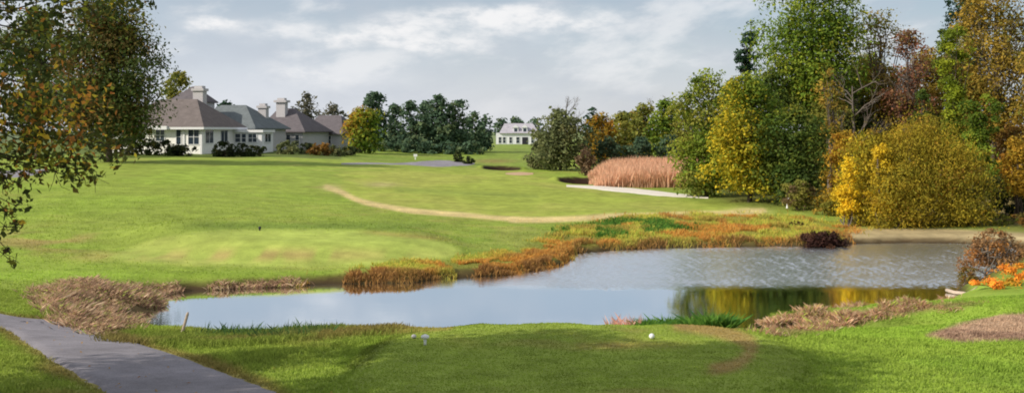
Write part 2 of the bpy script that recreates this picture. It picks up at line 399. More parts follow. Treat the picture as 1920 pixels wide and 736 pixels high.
    mix(A('7d9244'), ((Y > 122) * (px > 640) * (px < 1010)) * .5)
    mix(A('5d6c3c'), sstep(118, 124, Y) * (px < 640) * vis * .8)
    mix(A('9b7a58'), np.exp(-((py - 302) / 4) ** 2 - ((px - 925) / 40) ** 2) * vis * .6)
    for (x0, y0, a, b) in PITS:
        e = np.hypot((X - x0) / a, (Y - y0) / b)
        mix(A('3a2a20'), (1 - sstep(.95, 1.1, e)))  # dark earth, with the shade of the lip painted into the colour
    # shoreline
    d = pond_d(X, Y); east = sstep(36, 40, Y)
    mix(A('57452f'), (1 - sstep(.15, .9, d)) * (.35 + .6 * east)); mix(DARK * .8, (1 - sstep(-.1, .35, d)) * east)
    mix(A('3b3a2c'), (d < -.2) * 1.0)
    c = c * (.86 + .28 * n4[..., None]); c = c * (1 + (vnoise(X * 3.1, Y * 3.1) - .5)[..., None] * .22)
    far = sstep(170, 500, Y)[..., None]; c = c * (1 - far * .5) + lin('8f9f8a') * .6 * far * .5  # aerial haze blended into the colour of the far ground
    return np.clip(c, .005, .9)

# line of the cart path in the foreground
edge = [(-27,37.5),(-20.5,33.2)] + [ground_at(*p) for p in [(0,588),(100,603),(200,628),(300,655),(400,690),(470,715),(520,737)]] + [(-2.6,13.6),(-1.9,9.5),(-2.2,3),(-3,-10)]
edge = smooth_line(edge, 10); T = np.gradient(edge, axis=0); T /= np.linalg.norm(T, axis=1, keepdims=True)
left = edge + np.stack([T[:, 1], -T[:, 0]], -1) * 2.6
PATHC = (edge + left) / 2
def axis(segs):
    out = []
    for a, b, s in segs: out.append(np.arange(a, b, s))
    return np.concatenate(out + [[segs[-1][1]]])
gx = axis([(-2400,-400,400),(-400,-120,20),(-120,-56,2.5),(-56,-32,.7),(-32,30,.24),(30,50,.6),(50,120,2.5),(120,400,20),(400,2400,400)])
gy = axis([(-300,-20,20),(-20,10,1.5),(10,36,.2),(36,70,.28),(70,135,.5),(135,220,2),(220,400,8),(400,3000,200)])
GX, GY = np.meshgrid(gx, gy); GZ = h(GX, GY)
nx, ny = len(gx), len(gy)
ii = np.arange(nx * ny).reshape(ny, nx)
quads = np.stack([ii[:-1, :-1], ii[:-1, 1:], ii[1:, 1:], ii[1:, :-1]], -1).reshape(-1, 4)
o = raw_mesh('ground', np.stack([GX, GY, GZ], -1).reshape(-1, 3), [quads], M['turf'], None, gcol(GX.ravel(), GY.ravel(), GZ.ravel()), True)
tag(o, 'rolling mown golf course grass around the pond', kind='structure')

# pond surface
pp = POND.copy(); cen = pp.mean(0)
x0_, x1_, y0_, y1_ = pp[:, 0].min() - 1.5, pp[:, 0].max() + 1.5, pp[:, 1].min() - 1.5, pp[:, 1].max() + 1.5
wx = np.concatenate([np.arange(x0_, -4, .5), np.arange(-4, x1_, .05)]); wy = np.concatenate([np.arange(y0_, 39.5, .5), np.arange(39.5, y1_, .036)])
a, b = np.meshgrid(wx, wy)
ruffle = sstep(39.9, 42.0, b + (fbm(a * .25, b * .3, 3) - .5) * 1.6) * (.05 + .95 * sstep(-3, 9, a + (b - 41) * .35)) * (.72 + .45 * sstep(.35, .65, fbm(a * .35 + 4, b * .5, 4)))
wz = a * 0
for i in range(22):        # wind ripples: many short waves crossing the pond
    lam = rng.uniform(.12, .34); th = rng.uniform(0, math.pi); k_ = 2 * math.pi / lam
    wz += .05 / k_ * np.sin(k_ * (a * math.cos(th) + b * math.sin(th)) + rng.uniform(0, 6.28) + 5 * fbm(a * .5 + i, b * .5, 2))
wz *= ruffle
n1_, n2_ = a.shape; jj = np.arange(n1_ * n2_).reshape(n1_, n2_)
tag(raw_mesh('pond_water', np.stack([a, b, wz], -1).reshape(-1, 3), [np.stack([jj[:-1, :-1], jj[:-1, 1:], jj[1:, 1:], jj[1:, :-1]], -1).reshape(-1, 4)], M['water'], None, None, True),
    'calm pond reflecting pale sky and autumn trees', kind='structure')

def loft(name, L, R, material, n=12, lift=.03, label=None, crown=0.0, jitter=0.0):
    L = np.asarray(L); R = np.asarray(R); V = []
    for i in range(len(L)):
        e = rng.normal(0, jitter, 2) if jitter else (0, 0)
        for j in range(n + 1):
            t = j / n; p = L[i] * (1 - t) + R[i] * t
            p = p + (R[i] - L[i]) / (np.linalg.norm(R[i] - L[i]) + 1e-6) * (e[0] * (j == 0) + e[1] * (j == n))
            V.append((p[0], p[1], 4 * crown * t * (1 - t)))
    V = np.array(V); edge = np.tile((np.arange(n + 1) == 0) | (np.arange(n + 1) == n), len(L))
    V[:, 2] += h(V[:, 0], V[:, 1]) + np.where(edge, -.02, lift)
    k = np.arange(len(L) * (n + 1)).reshape(len(L), n + 1)
    q = np.stack([k[:-1, :-1], k[:-1, 1:], k[1:, 1:], k[1:, :-1]], -1).reshape(-1, 4)
    return tag(raw_mesh(name, V, [q], material, None, None, True), label, kind='structure')
# cart path in the foreground
loft('cart_path', edge, left, M['asphalt'], 14, .05, 'grey asphalt cart path curving along the left foreground', jitter=.05)
# far road at the left edge and the far cart path
def pxloft(name, far, near, m, label, lift=.04, n=10, jitter=.04):
    far = smooth_line([ground_at(*p) for p in far], 5); near = smooth_line([ground_at(*p) for p in near], 5)
    return loft(name, far, near, m, n, lift, label, jitter=jitter)
pxloft('road', [(-140,322),(-60,321),(0,320),(50,318),(90,317)], [(-140,337),(-60,336),(0,334),(50,331),(90,322)], M['road'], 'pale grey road showing under the left tree branches')
pxloft('far_cart_path', [(640,306),(700,305),(760,305),(800,301),(835,300),(862,302),(890,306)], [(640,308),(700,308),(760,309),(800,312),(835,313),(862,311),(890,308)], M['road'], 'pale lavender cart path beyond the fairway')
pxloft('sand_bunker', [(1062,347),(1110,348),(1150,350),(1200,354),(1250,360),(1300,366),(1328,370)], [(1062,350),(1110,354),(1150,359),(1200,364),(1250,368),(1300,371),(1328,372)], M['sand'], 'long bright white sand bunker before the tan reeds', .06, 8, .12)
pxloft('red_sand', [(948,324),(975,322),(1000,324)], [(948,327),(975,329),(1000,327)], M['redsand'], 'reddish sand beside the dark far bunker', .05, 4)
pxloft('far_bunker', [(866,277),(880,276),(893,277)], [(866,280),(880,281),(893,280)], M['sand'], 'small pale bunker under the dark pines', .06, 4)

# ------------------------------------------------------------------ leaves and blades
def unit(v): return v / (np.linalg.norm(v, axis=-1, keepdims=True) + 1e-9)
def leaves(name, P, N, size, col, parent, origin, aspect=.55, axis_dir=None, m='leaf'):
    """one diamond of four vertices per leaf cluster, gently folded"""
    n = len(P); r = rng
    t = r.normal(size=(n, 3)) if axis_dir is None else axis_dir + r.normal(size=(n, 3)) * .35
    t = unit(t - (t * N).sum(1, keepdims=True) * N * .8); b = unit(np.cross(N, t))
    L = (size * r.uniform(.45, 1.55, n))[:, None]; Wd = L * aspect * r.uniform(.7, 1.2, (n, 1))
    fold = N * L * r.uniform(-.2, .25, (n, 1))
    V = np.empty((n, 4, 3)); V[:, 0] = P - t * L * .5; V[:, 1] = P + b * Wd * .5 + fold; V[:, 2] = P + t * L * .5; V[:, 3] = P - b * Wd * .5 + fold
    c = np.repeat(col, 4, 0)
    return raw_mesh(name, V.reshape(-1, 3), [np.arange(n * 4).reshape(n, 4)], M[m], parent, c, False, origin)
def blades(name, P, hgt, wid, col, lean=.4, m='blade', parent=None, origin=None, tip=None):
    n = len(P); r = rng; th = r.uniform(0, 2 * math.pi, n); d = np.stack([np.cos(th), np.sin(th), 0 * th], -1)
    s = np.stack([-np.sin(th + r.normal(0, .6, n)), np.cos(th), 0 * th], -1); s = unit(s)
    hh = (hgt * r.uniform(.55, 1.3, n))[:, None]; ww = (wid * r.uniform(.7, 1.3, n))[:, None]
    ln = d * (np.abs(r.normal(0, lean, n)))[:, None] * hh; up = np.array([0, 0, 1.])
    V = np.empty((n, 4, 3)); V[:, 0] = P - s * ww * .5 - up * .02; V[:, 1] = P + s * ww * .5 - up * .02
    V[:, 2] = P + ln * .45 + up * hh * .62 + s * ww * .42; V[:, 3] = P + ln + up * hh
    c = np.repeat(col[:, None], 4, 1) * np.array([.75, .75, 1., 1.12])[None, :, None]
    if tip is not None: c[:, 3] = c[:, 3] * .5 + tip * .5
    return raw_mesh(name, V.reshape(-1, 3), [np.arange(n * 4).reshape(n, 4)], M[m], parent, c.reshape(-1, 3), False, origin)
def scatter_px(n, poly, Ymax=140, Ymin=8):
    """n points on the ground whose picture position is inside poly, uniform on the ground"""
    Pw = np.array([ground_at(*p) for p in poly]); lo = Pw.min(0) - 1; hi = Pw.max(0) + 1
    out = []; k = 0
    for _ in range(60):
        if k >= n: break
        X = rng.uniform(lo[0], hi[0], n * 2); Y = rng.uniform(lo[1], hi[1], n * 2); Z = h(X, Y)
        px, py = proj(X, Y, Z); px = px + rng.normal(0, 13, len(px)); py = py + rng.normal(0, 3.2, len(px)); ok = in_poly(px + (fbm(X * .7, Y * .7, 3) - .5) * 60, py + (fbm(X * .6 + 50, Y * .6, 3) - .5) * 16, poly) & (pond_d(X, Y) > -.25)
        out.append(np.stack([X, Y, np.maximum(Z, 0)], -1)[ok]); k += ok.sum()
    return np.concatenate(out)[:n]
def pal_pick(pal, n):
    cs = np.array([A(c, k) for c, w, k in pal]) * np.array([1.92, 1.86, 1.66]); w = np.array([w for c, w, k in pal], float)
    return cs[rng.choice(len(cs), n, p=w / w.sum())]

# ------------------------------------------------------------------ trees
def P_(*cs): # palette entries: 'hex', weight, [k]
    return [(c[0], c[1], c[2] if len(c) > 2 else .55) for c in cs]
PAL = dict(
 darkoak=P_(('50623a',5,.66),('64743e',4,.66),('74603a',1.5,.6),('94683a',1,.55),('9a9038',.5)),
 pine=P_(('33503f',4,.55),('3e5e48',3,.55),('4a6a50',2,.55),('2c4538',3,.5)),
 farpine=P_(('58725c',4,.6),('668068',3,.6),('4c6658',3,.58),('748460',2,.6)),  # distance haze painted into the foliage colours as paler tones
 green=P_(('6b8630',4,.6),('7f993c',3,.6),('98a83c',2,.6),('4f6a2a',2.5),('b0ac40',1,.6)),
 deep=P_(('4c642e',4,.6),('5e7434',3,.6),('40522c',3,.6),('788638',2,.6),('989434',1)),
 yellow=P_(('b8a830',4,.7),('c8b236',3,.72),('a2a034',3,.66),('7f8a30',3,.6)),
 olive=P_(('8a9044',4,.6),('9c9a4a',3,.6),('788240',3,.6),('aca24c',2,.6),('667240',2)),
 ochre=P_(('a8903e',4,.6),('b89c46',3,.6),('94803c',3,.6),('84883e',3,.6),('c4a44a',1.5,.6),('74743a',1.5)),
 willow=P_(('a89a34',4,.58),('b4a238',3,.6),('969034',3,.56),('c0a03a',2,.6),('a8803a',1.5,.56),('7c8230',2,.52)),
 orange=P_(('b89434',4,.58),('c4a238',3,.6),('a48a34',3,.56),('8e8434',2),('b07a34',1.5)),
 rust=P_(('94703c',4),('a47c40',3),('806038',3),('76703a',3)),
 red=P_(('8a5e4c',4,.6),('9a6c56',3,.6),('74544a',3,.6),('948050',3,.6)),
 grey=P_(('77786c',4,.5),('868374',3,.5),('686c60',3,.5)),
 greygreen=P_(('76805a',4,.55),('868e62',3,.55),('667052',3,.55),('949468',1.5,.55)),
 shrub=P_(('3c4a2e',4,.5),('4c5a34',3,.5),('333d2a',3,.5),('6a6a40',1,.5)),
 vine=P_(('8fa030',4,.6),('a4ae36',3,.6),('74882e',3,.58),('5e7030',2)),
 purple=P_(('503634',4,.45),('60403a',3,.45),('42302e',3,.45),('70503e',1,.45)),
 twig=P_(('94704e',4,.6),('a4825e',3,.6),('7c5c42',3,.55),('b07a44',1.5,.6)),
 brownshrub=P_(('86705a',4,.5),('96806a',3,.5),('746050',3,.5)),
)
def crooked(a, b, n, amp):
    t = np.linspace(0, 1, n)[:, None]; p = a * (1 - t) + b * t
    j = rng.normal(0, amp, (n, 3)); j[0] = 0; j[-1] = 0
    return p + j * np.sin(t * math.pi)
def bare_limbs(mb, base, direction, length, rad, depth, spread=.55, k=5):
    end = base + direction * length
    pts = crooked(base, end, 4, length * .05); mb.tube(pts, np.linspace(rad, rad * .55, 4), k if depth > 1 else 3, False)
    if depth == 0: return
    for i in range(rng.integers(3, 5)):
        t = rng.uniform(.35, 1.0); p = pts[0] * (1 - t) + pts[-1] * t
        d = unit(direction + rng.normal(0, spread, 3) + np.array([0, 0, .18]))
        bare_limbs(mb, p, d, length * rng.uniform(.5, .75), rad * .5, depth - 1, spread, k)

def plant(kind, px, Y, top, wpx, pal, label, cat='tree', shape='round', low=.25, leaf=None, cover=2.2, lob=(.24, .42), nl=None,
          bark='bark', X=None, group=None, side=None, depthr=.8, sink=.0, trunk=True, airy=0.0, flat=.8, seedcol=.16, shoots=.0):
    """a tree or bush: tapered trunk with limbs that reach the leaf masses of its crown"""
    x = (px - CX) / F * Y if X is None else X
    z0 = max(hz(x, Y), .03) - .05; ztop = H - (top - HY) / F * Y; ht = max(ztop - z0, .3); wd = wpx / F * Y
    root = empty(kind, (x, Y, z0), label, cat, group); org = np.array([x, Y, z0])
    leaf = (leaf or max(.16, Y * .0042)) * (.74 if Y < 110 else .85)
    cz0 = z0 + ht * low; cc = np.array([x, Y, (cz0 + ztop) / 2]); R = np.array([wd / 2, wd / 2 * depthr, (ztop - cz0) / 2])
    # leaf masses
    nl = int((nl or np.clip(14 + wd * ht * .35, 12, 60)) * (1.7 if cover > 1.5 else 1.2))
    rmin = min(R[0], R[2] * 1.15); lc = []; lr = []
    lump = rng.uniform(.62, 1.22, (5, 5))   # irregular outline
    def prof(u):
        if shape == 'cone': return 1.02 - .85 * u ** .9
        if shape in ('dome', 'mound') or (cat == 'bush' and shape == 'round'): return .92 if u < .3 else math.sqrt(max(.06, 1 - ((u - .3) / .74) ** 2))
        if shape == 'column': return .78 + .3 * math.sin(u * 7 + px)
        if shape == 'oval': return .82 + .18 * u / .35 if u < .35 else math.sqrt(max(.05, 1 - ((u - .35) / .70) ** 2))
        return math.sqrt(max(.1, 1 - abs(2 * u - 1) ** 2.4))
    while len(lc) < nl:
        u = rng.random(); s = prof(u); th = rng.uniform(0, 2 * math.pi); q = rng.random() ** .42
        r0 = rmin * (lob[0] * .75 + (lob[1] * 1.2 - lob[0] * .75) * rng.random() ** 1.3) * (1.1 - .35 * u); s *= lump[int(th / 6.2832 * 5) % 5][min(int(u * 5), 4)]
        rx = max(R[0] * s - r0 * .85, 0) * q; ry = max(R[1] * s - r0 * .85, 0) * q
        lc.append((x + math.cos(th) * rx, Y + math.sin(th) * ry, cz0 + r0 * (.15 if low < .1 else .5) + (ztop - cz0 - r0 * (.15 + flat * .9)) * u)); lr.append(r0)
    lc = np.array(lc); lr = np.array(lr)
    area = (wpx * F / F) * 0 + wd * (ztop - cz0) * .8
    n = int(np.clip(cover * (1.7 if cover > 1.5 else 1.1) * area / (leaf * leaf * .30), 60, 42000))
    w = lr ** 2; k = rng.choice(nl, n, p=w / w.sum())
    d = unit(rng.normal(size=(n, 3)) + np.array([-.15, 0, .5])); rad = rng.uniform(0, 1, n) ** .42
    rad = np.where(rng.random(n) < .12 + shoots, rad * rng.uniform(1.1, 1.45 + shoots * 3, n), rad)
    Pt = lc[k] + d * (lr[k] * rad)[:, None] * np.array([1.1, 1.1, flat])
    Pt[:, 2] = np.where(Pt[:, 2] < z0 + .05, z0 + .03 + rng.random(n) ** 1.5 * ht * .16, Pt[:, 2])

    fill = (rng.random(n) < .09) & (cover > 1.5)   # leaves deep inside the crown
    uf = rng.random(n); sf = np.array([prof(v) for v in uf[:1]]) if not fill.any() else np.array([prof(v) for v in uf])
    tf = rng.uniform(0, 2 * math.pi, n); qf = np.sqrt(rng.random(n)) * sf * .85
    Pf = np.stack([x + np.cos(tf) * R[0] * qf, Y + np.sin(tf) * R[1] * qf, cz0 + (ztop - cz0) * .92 * uf], -1)
    Pt = np.where(fill[:, None], Pf, Pt)
    N = unit(d * .8 + rng.normal(size=(n, 3)) * .42 + np.array([0, 0, .3]))
    lobc = pal_pick(pal, nl); base = lobc[k] * .74 + pal_pick(pal, n) * .26
    if side is not None:
        sd = pal_pick(side[0], n); u = (Pt[:, 0] - x) / (wd / 2) + rng.normal(0, .25, n) + (Pt[:, 2] - cc[2]) / R[2] * side[2]
        ws = 1 - sstep(side[1] - .35, side[1] + .35, u); base = base * (1 - ws[:, None]) + sd * ws[:, None]
    base = base * rng.uniform(1 - seedcol, 1 + seedcol, n)[:, None]
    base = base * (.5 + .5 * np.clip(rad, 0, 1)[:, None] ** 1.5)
    ax = None
    if shape == 'dome' and kind.startswith('willow'): ax = unit(Pt - np.array([x, Y, z0 - .5])) * .5 + np.array([0, 0, .45]) + rng.normal(0, .55, (n, 3))
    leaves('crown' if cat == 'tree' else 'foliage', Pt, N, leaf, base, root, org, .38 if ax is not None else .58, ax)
    # trunk and limbs
    if trunk:
        mb = MB(); tr = max(.05, ht * .016)
        if cat != 'tree' or shape == 'dome':
            for i in range(7):
                c = lc[rng.integers(nl)]; s = org + np.array([rng.normal(0, wd * .04), rng.normal(0, wd * .04), -.1])
                mb.tube(crooked(s, c, 4, ht * .04), np.linspace(tr * .7, tr * .25, 4), 5, False)
            mb.build('stem', M[bark], root, True, org)
        else:
            topc = np.array([x + rng.normal(0, wd * .04), Y, z0 + ht * .85])
            tp = crooked(org + np.array([0, 0, -.15]), topc, 7, ht * .012); mb.tube(tp, np.linspace(tr * 1.25, tr * .25, 7), 8, False)
            order = rng.permutation(nl)[:18]
            for i in order:
                c = lc[i]; t = np.clip((c[2] - z0) / ht * .72 - .08, .12, .9); s = tp[0] * (1 - t) + tp[-1] * t
                mid = (s + c) / 2 + np.array([0, 0, -.04 * ht])
                pts = np.array([s, s * .55 + mid * .45, mid, c]); mb.tube(pts + rng.normal(0, .05, (4, 3)), np.linspace(tr * .45, tr * .1, 4), 5, False)
            mb.build('trunk', M[bark], root, True, org)
    for i in range(int(airy)):
        mb = MB(); c = lc[rng.integers(nl)]; q = np.array([x, Y, z0 + ht * rng.uniform(.25, .6)])
        bare_limbs(mb, q, unit(c - q + rng.normal(0, .15, 3)), np.linalg.norm(c - q) * .62, max(.04, ht * .006), 3, .5, 4)
        mb.build('branch', M['greybark'], root, True, org)
    return root
def bare_tree(px, Y, top, wpx, label, m='greybark', n=7, cat='tree', kind='bare_tree', zbase=None):
    x = (px - CX) / F * Y; z0 = hz(x, Y) - .1; ztop = H - (top - HY) / F * Y; ht = ztop - z0; wd = wpx / F * Y
    root = empty(kind, (x, Y, z0), label, cat); org = np.array([x, Y, z0]); mb = MB()
    tp = crooked(org, org + np.array([0, 0, ht * .8]), 6, ht * .012); mb.tube(tp, np.linspace(ht * .018, ht * .004, 6), 7, False)
    mb.build('trunk', M[m], root, True, org); mb = MB()
    for i in range(n):
        t = rng.uniform(.3, .95); s = tp[0] * (1 - t) + tp[-1] * t; a = rng.uniform(0, 6.28)
        d = unit(np.array([math.cos(a) * wd, math.sin(a) * wd * .7, ht * rng.uniform(.25, .6)]))
        bare_limbs(mb, s, d, min(wd * .32, (ztop - s[2]) * .75 + .3), ht * .006, 3, .45, 4)
    mb.build('branch', M[m], root, True, org); return root

# --- left: big dark oak behind the fairway edge
plant('oak_tree', 205, 100, -22, 250, PAL['darkoak'], 'tall dark green oak turning rust, left of the brown roofed house', low=.10, cover=4.6, nl=60, lob=(.24, .44), shape='oval', leaf=.42)
plant('oak_tree', 70, 112, 20, 190, PAL['darkoak'], 'dark oak at the far left behind the near hanging branches', low=.12, cover=2.6, nl=40, leaf=.5)
plant('deciduous_tree', 335, 158, 134, 75, PAL['olive'], 'small olive tree behind the pale chimney of the brown roofed house', low=.4, cover=2.4)
plant('deciduous_tree', 425, 180, 192, 62, PAL['pine'], 'dark green tree showing above the grey green roof', low=.3, cover=2.4)
plant('deciduous_tree', 576, 195, 174, 58, PAL['grey'], 'hazy grey thin crowned tree, taller of two behind the plum roof', low=.3, cover=1.6, airy=4)
plant('deciduous_tree', 622, 190, 193, 62, PAL['grey'], 'hazy grey tree right of the plum roof, behind the orange topped tree', low=.3, cover=1.7, airy=4)
plant('maple_tree', 684, 150, 197, 104, PAL['green'], 'round green tree with orange yellow left side before the dark pines', low=.04, cover=3.2, nl=40, side=(P_(('b89a38',3,.62),('a8a03a',3,.62),('b88438',1.5,.6)), -.3, -.35), shape='oval')
for px, Y, top, w, lb in [
 (702,166,171,72,'tall dark pine rising right behind the orange topped tree'),
 (741,171,192,56,'dark pine second from left in the pine row, low flat top'),
 (770,165,188,60,'dark pine in the pine row behind the small white post sign'),
 (797,173,190,50,'dark pine just left of the tallest pointed pine'),
 (824,166,177,72,'tallest pointed dark pine in the middle of the pine row'),
 (858,168,186,62,'dark pine just right of the tallest pointed pine'),
 (887,173,208,46,'shorter dark pine second from right in the pine row'),
 (909,178,212,42,'rightmost small dark pine beside the far white house')]:
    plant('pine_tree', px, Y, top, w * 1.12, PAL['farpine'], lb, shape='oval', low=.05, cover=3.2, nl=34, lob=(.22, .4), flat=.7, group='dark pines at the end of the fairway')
for px, top, w, lb in [(716,262,66,'dark undergrowth below the pine behind the orange topped tree'),(757,260,66,'dark undergrowth left of the small white sign post'),(800,262,70,'dark undergrowth just right of the small white sign post'),(842,264,66,'dark undergrowth behind the two small dark bushes'),(884,264,60,'dark undergrowth under the rightmost pines')]:
    plant('shrub', px, 160, top, w, PAL['farpine'], lb, cat='bush', low=.01, cover=3, group='undergrowth at the foot of the pine row')
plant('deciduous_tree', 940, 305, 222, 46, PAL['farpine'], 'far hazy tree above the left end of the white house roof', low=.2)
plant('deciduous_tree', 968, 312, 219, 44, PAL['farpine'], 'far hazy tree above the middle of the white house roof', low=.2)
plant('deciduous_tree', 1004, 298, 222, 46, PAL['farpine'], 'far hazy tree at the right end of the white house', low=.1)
# --- centre right wood edge
plant('deciduous_tree', 1050, 119, 203, 148, PAL['greygreen'], 'grey green rounded tree right of the far white house', low=.05, cover=3.2, nl=40)
plant('deciduous_tree', 1012, 122, 262, 70, PAL['greygreen'], 'low grey green bush at the left foot of the grey green tree', cat='bush', low=.02, cover=2.6)
bare_tree(1062, 126, 180, 74, 'bare twiggy tree top above the grey green tree', n=9)
plant('shrub', 1098, 110, 268, 46, PAL['brownshrub'], 'brown leafless looking shrub left of the tan reeds', cat='bush', low=.02, cover=2.2, airy=4)
plant('deciduous_tree', 1112, 142, 200, 55, PAL['pine'], 'dark narrow tree peeping over the yellow tree left of the wood', low=.2)
plant('deciduous_tree', 1128, 126, 214, 82, PAL['orange'], 'yellow ochre tree at the left end of the wood behind the reeds', low=.1, cover=2.6)
plant('deciduous_tree', 1168, 130, 210, 80, PAL['olive'], 'dull olive tree second from left in the wood behind the reeds', low=.1, cover=2.6)
plant('deciduous_tree', 1208, 127, 195, 90, PAL['olive'], 'yellowish olive tree in the middle of the wood behind the reeds', low=.1, cover=2.6)
plant('deciduous_tree', 1250, 124, 188, 92, PAL['green'], 'olive green tree at the right end of the wood behind the reeds', low=.1, cover=2.6)
plant('deciduous_tree', 1190, 142, 206, 75, PAL['ochre'], 'ochre tree behind the olive trees above the reeds', low=.1, cover=2.4)
bare_tree(1222, 142, 168, 46, 'bare twiggy tree top above the middle of the wood', n=6)
bare_tree(1246, 146, 170, 40, 'second bare tree top right of the first above the wood', n=5)
for px, top, w, lb in [(1140,256,74,'dark shrub mass behind the left end of the tan reeds'),(1200,254,80,'dark shrub mass behind the middle of the tan reeds'),(1258,250,80,'dark shrub mass behind the right end of the tan reeds')]:
    plant('shrub', px, 121, top, w, PAL['farpine'], lb, cat='bush', low=.02, cover=2.6)
# --- right group
plant('deciduous_tree', 1324, 83, 128, 156, PAL['olive'][:2] + PAL['green'], 'bright green tree at the left end of the right wood', low=.06, cover=3.0, nl=48, shape='oval', leaf=.34)
plant('deciduous_tree', 1405, 77, 134, 185, PAL['green'], 'yellow leaved tree with green lower leaves beside the bright green tree', low=.07, cover=2.8, nl=48, shape='oval', leaf=.32, side=(PAL['yellow'], -.05, .35))
plant('deciduous_tree', 1492, 74.5, 196, 165, PAL['deep'], 'broad dark green tree right of the yellow tree', low=.05, cover=3.2, nl=52, leaf=.34)
plant('deciduous_tree', 1370, 90, 150, 130, PAL['green'], 'olive green tree filling the gap behind the yellow leaved tree', low=.04, cover=2.6, leaf=.36)
plant('deciduous_tree', 1448, 92, 128, 165, PAL['deep'], 'dark tree rising behind the yellow leaved and broad dark trees', low=.04, cover=2.6, leaf=.36)
plant('deciduous_tree', 1290, 122, 196, 90, PAL['olive'], 'olive tree between the tan reeds and the bright green tree', low=.04, cover=2.4, leaf=.36)
plant('deciduous_tree', 1528, 93, -62, 288, PAL['green'], 'very tall green tree reaching the top of the picture', low=.30, cover=2.6, nl=64, lob=(.2, .36), leaf=.4)
plant('pine_tree', 1402, 100, 38, 62, PAL['pine'], 'dark pine at the left of the very tall green tree', low=.35, cover=2.2, shape='oval', flat=.55)
plant('deciduous_tree', 1578, 98, 150, 231, PAL['deep'], 'shaded dark green tree under the very tall green tree', low=.05, cover=2.6, leaf=.42)
plant('deciduous_tree', 1655, 96, 18, 150, PAL['ochre'], 'thin ochre tree with open branches right of the very tall tree', low=.35, cover=1.3, airy=9, bark='greybark', nl=34, leaf=.36)
plant('deciduous_tree', 1706, 91, 62, 140, PAL['red'], 'thin dull red tree with bare branches', low=.3, cover=1.4, airy=9, bark='greybark', nl=34, leaf=.34)
bare_tree(1598, 89, 112, 150, 'bare grey branched tree below the very tall green tree', n=9)
plant('deciduous_tree', 1700, 100, 170, 190, PAL['olive'], 'shaded olive tree behind the willow and bare branches', low=.05, cover=2.2, leaf=.42)
plant('deciduous_tree', 1556, 84, 130, 81, PAL['ochre'], 'small yellow ochre leaved tree above the dark green tree', low=.45, cover=1.2, airy=4, bark='greybark')
plant('deciduous_tree', 1632, 101, 96, 190, PAL['olive'], 'olive tree filling the gap behind the bare grey branched tree', low=.05, cover=2.4, leaf=.4)
plant('deciduous_tree', 1742, 103, 84, 150, PAL['ochre'], 'ochre tree behind the dull red tree, left of the tall vine column', low=.05, cover=2.2, leaf=.4)
plant('deciduous_tree', 1560, 90, 168, 130, PAL['olive'], 'olive tree between the broad dark tree and the bare grey branched tree', low=.04, cover=2.4, leaf=.36)
plant('vine_covered_tree', 1786, 84, 50, 84, PAL['vine'], 'vine smothered tree, tall lumpy yellow green column', low=.08, cover=3.0, shape='column', nl=36, leaf=.3)
plant('vine_covered_tree', 1836, 82, 175, 104, PAL['green'], 'lower vine smothered tree right of the tall vine column', low=.06, cover=2.8, shape='column', leaf=.3)
plant('vine_covered_tree', 1730, 77, 158, 50, PAL['deep'], 'small dark vine tree with rounded head above the willow', low=.3, cover=3.2, leaf=.26)
plant('deciduous_tree', 1868, 92, -46, 240, PAL['ochre'], 'very tall ochre brown tree at the right edge', low=.2, cover=1.8, nl=60, airy=8, lob=(.18, .32), bark='greybark', leaf=.38)
plant('pine_tree', 1812, 112, -28, 110, PAL['pine'], 'dark pine behind the tall vine column at the top edge', low=.4, cover=2.0, flat=.55)
plant('deciduous_tree', 1800, 104, 120, 200, PAL['rust'], 'shaded brown tree behind the vine smothered trees', low=.06, cover=2.0, leaf=.42)
plant('deciduous_tree', 1990, 80, 20, 190, PAL['ochre'], 'ochre tree cut by the right edge of the view', low=.1, cover=2.4, leaf=.38)
plant('deciduous_tree', 1905, 84, 230, 130, PAL['rust'], 'reddish brown tree behind the yellow shrub at right', low=.05, cover=2.0)
plant('willow_shrub', 1728, 63, 212, 262, PAL['willow'], 'huge golden willow bush on the pond bank', cat='bush', shape='dome', low=.01, cover=3.2, nl=34, lob=(.2, .42), leaf=.2, bark='greybark', depthr=.7, flat=1.1, shoots=.2)
plant('willow_shrub', 1632, 63.5, 236, 150, PAL['willow'], 'upright yellow willow clump at the left of the huge bush', cat='bush', shape='dome', low=.02, cover=2.6, nl=34, leaf=.28, depthr=.8, side=(PAL['yellow'], -.3, .2), shoots=.1)
plant('willow_shrub', 1812, 62.6, 262, 160, PAL['willow'], 'lower golden willow clump at the right of the huge bush', cat='bush', shape='dome', low=.01, cover=2.6, nl=40, leaf=.22, depthr=.8, shoots=.1)
plant('willow_shrub', 1690, 61.6, 300, 170, PAL['willow'], 'low golden willow clump in front of the huge bush', cat='bush', shape='dome', low=.01, cover=2.6, nl=40, leaf=.22, depthr=.6, shoots=.08)
plant('shrub', 1590, 62.4, 282, 66, P_(('d8bc30',4,.75),('c8b034',2,.75),('e0c83c',1,.75)), 'small bright yellow leaf clump at the left front of the willow', cat='bush', shape='oval', low=.12, cover=2.0, leaf=.2, bark='greybark')
plant('shrub', 1654, 61.9, 270, 84, P_(('ccb030',4,.7),('b8a436',3,.7),('d8c038',1,.7)), 'bright yellow leaf clump in the middle of the willow', cat='bush', shape='oval', low=.12, cover=2.0, leaf=.2, bark='greybark')
plant('shrub', 1584, 71, 236, 112, PAL['orange'], 'orange brown leaved shrub left of the golden willow', cat='bush', low=.04, cover=2.0, airy=4, bark='greybark', leaf=.28)
plant('shrub', 1908, 64, 258, 92, PAL['orange'], 'yellow orange shrub at the right edge beside the willow', cat='bush', low=.3, cover=2.6, leaf=.26)
plant('shrub', 1890, 66.5, 325, 170, PAL['shrub'], 'dark shaded shrub at the right foot of the willow', cat='bush', low=.01, cover=2.8, leaf=.26)
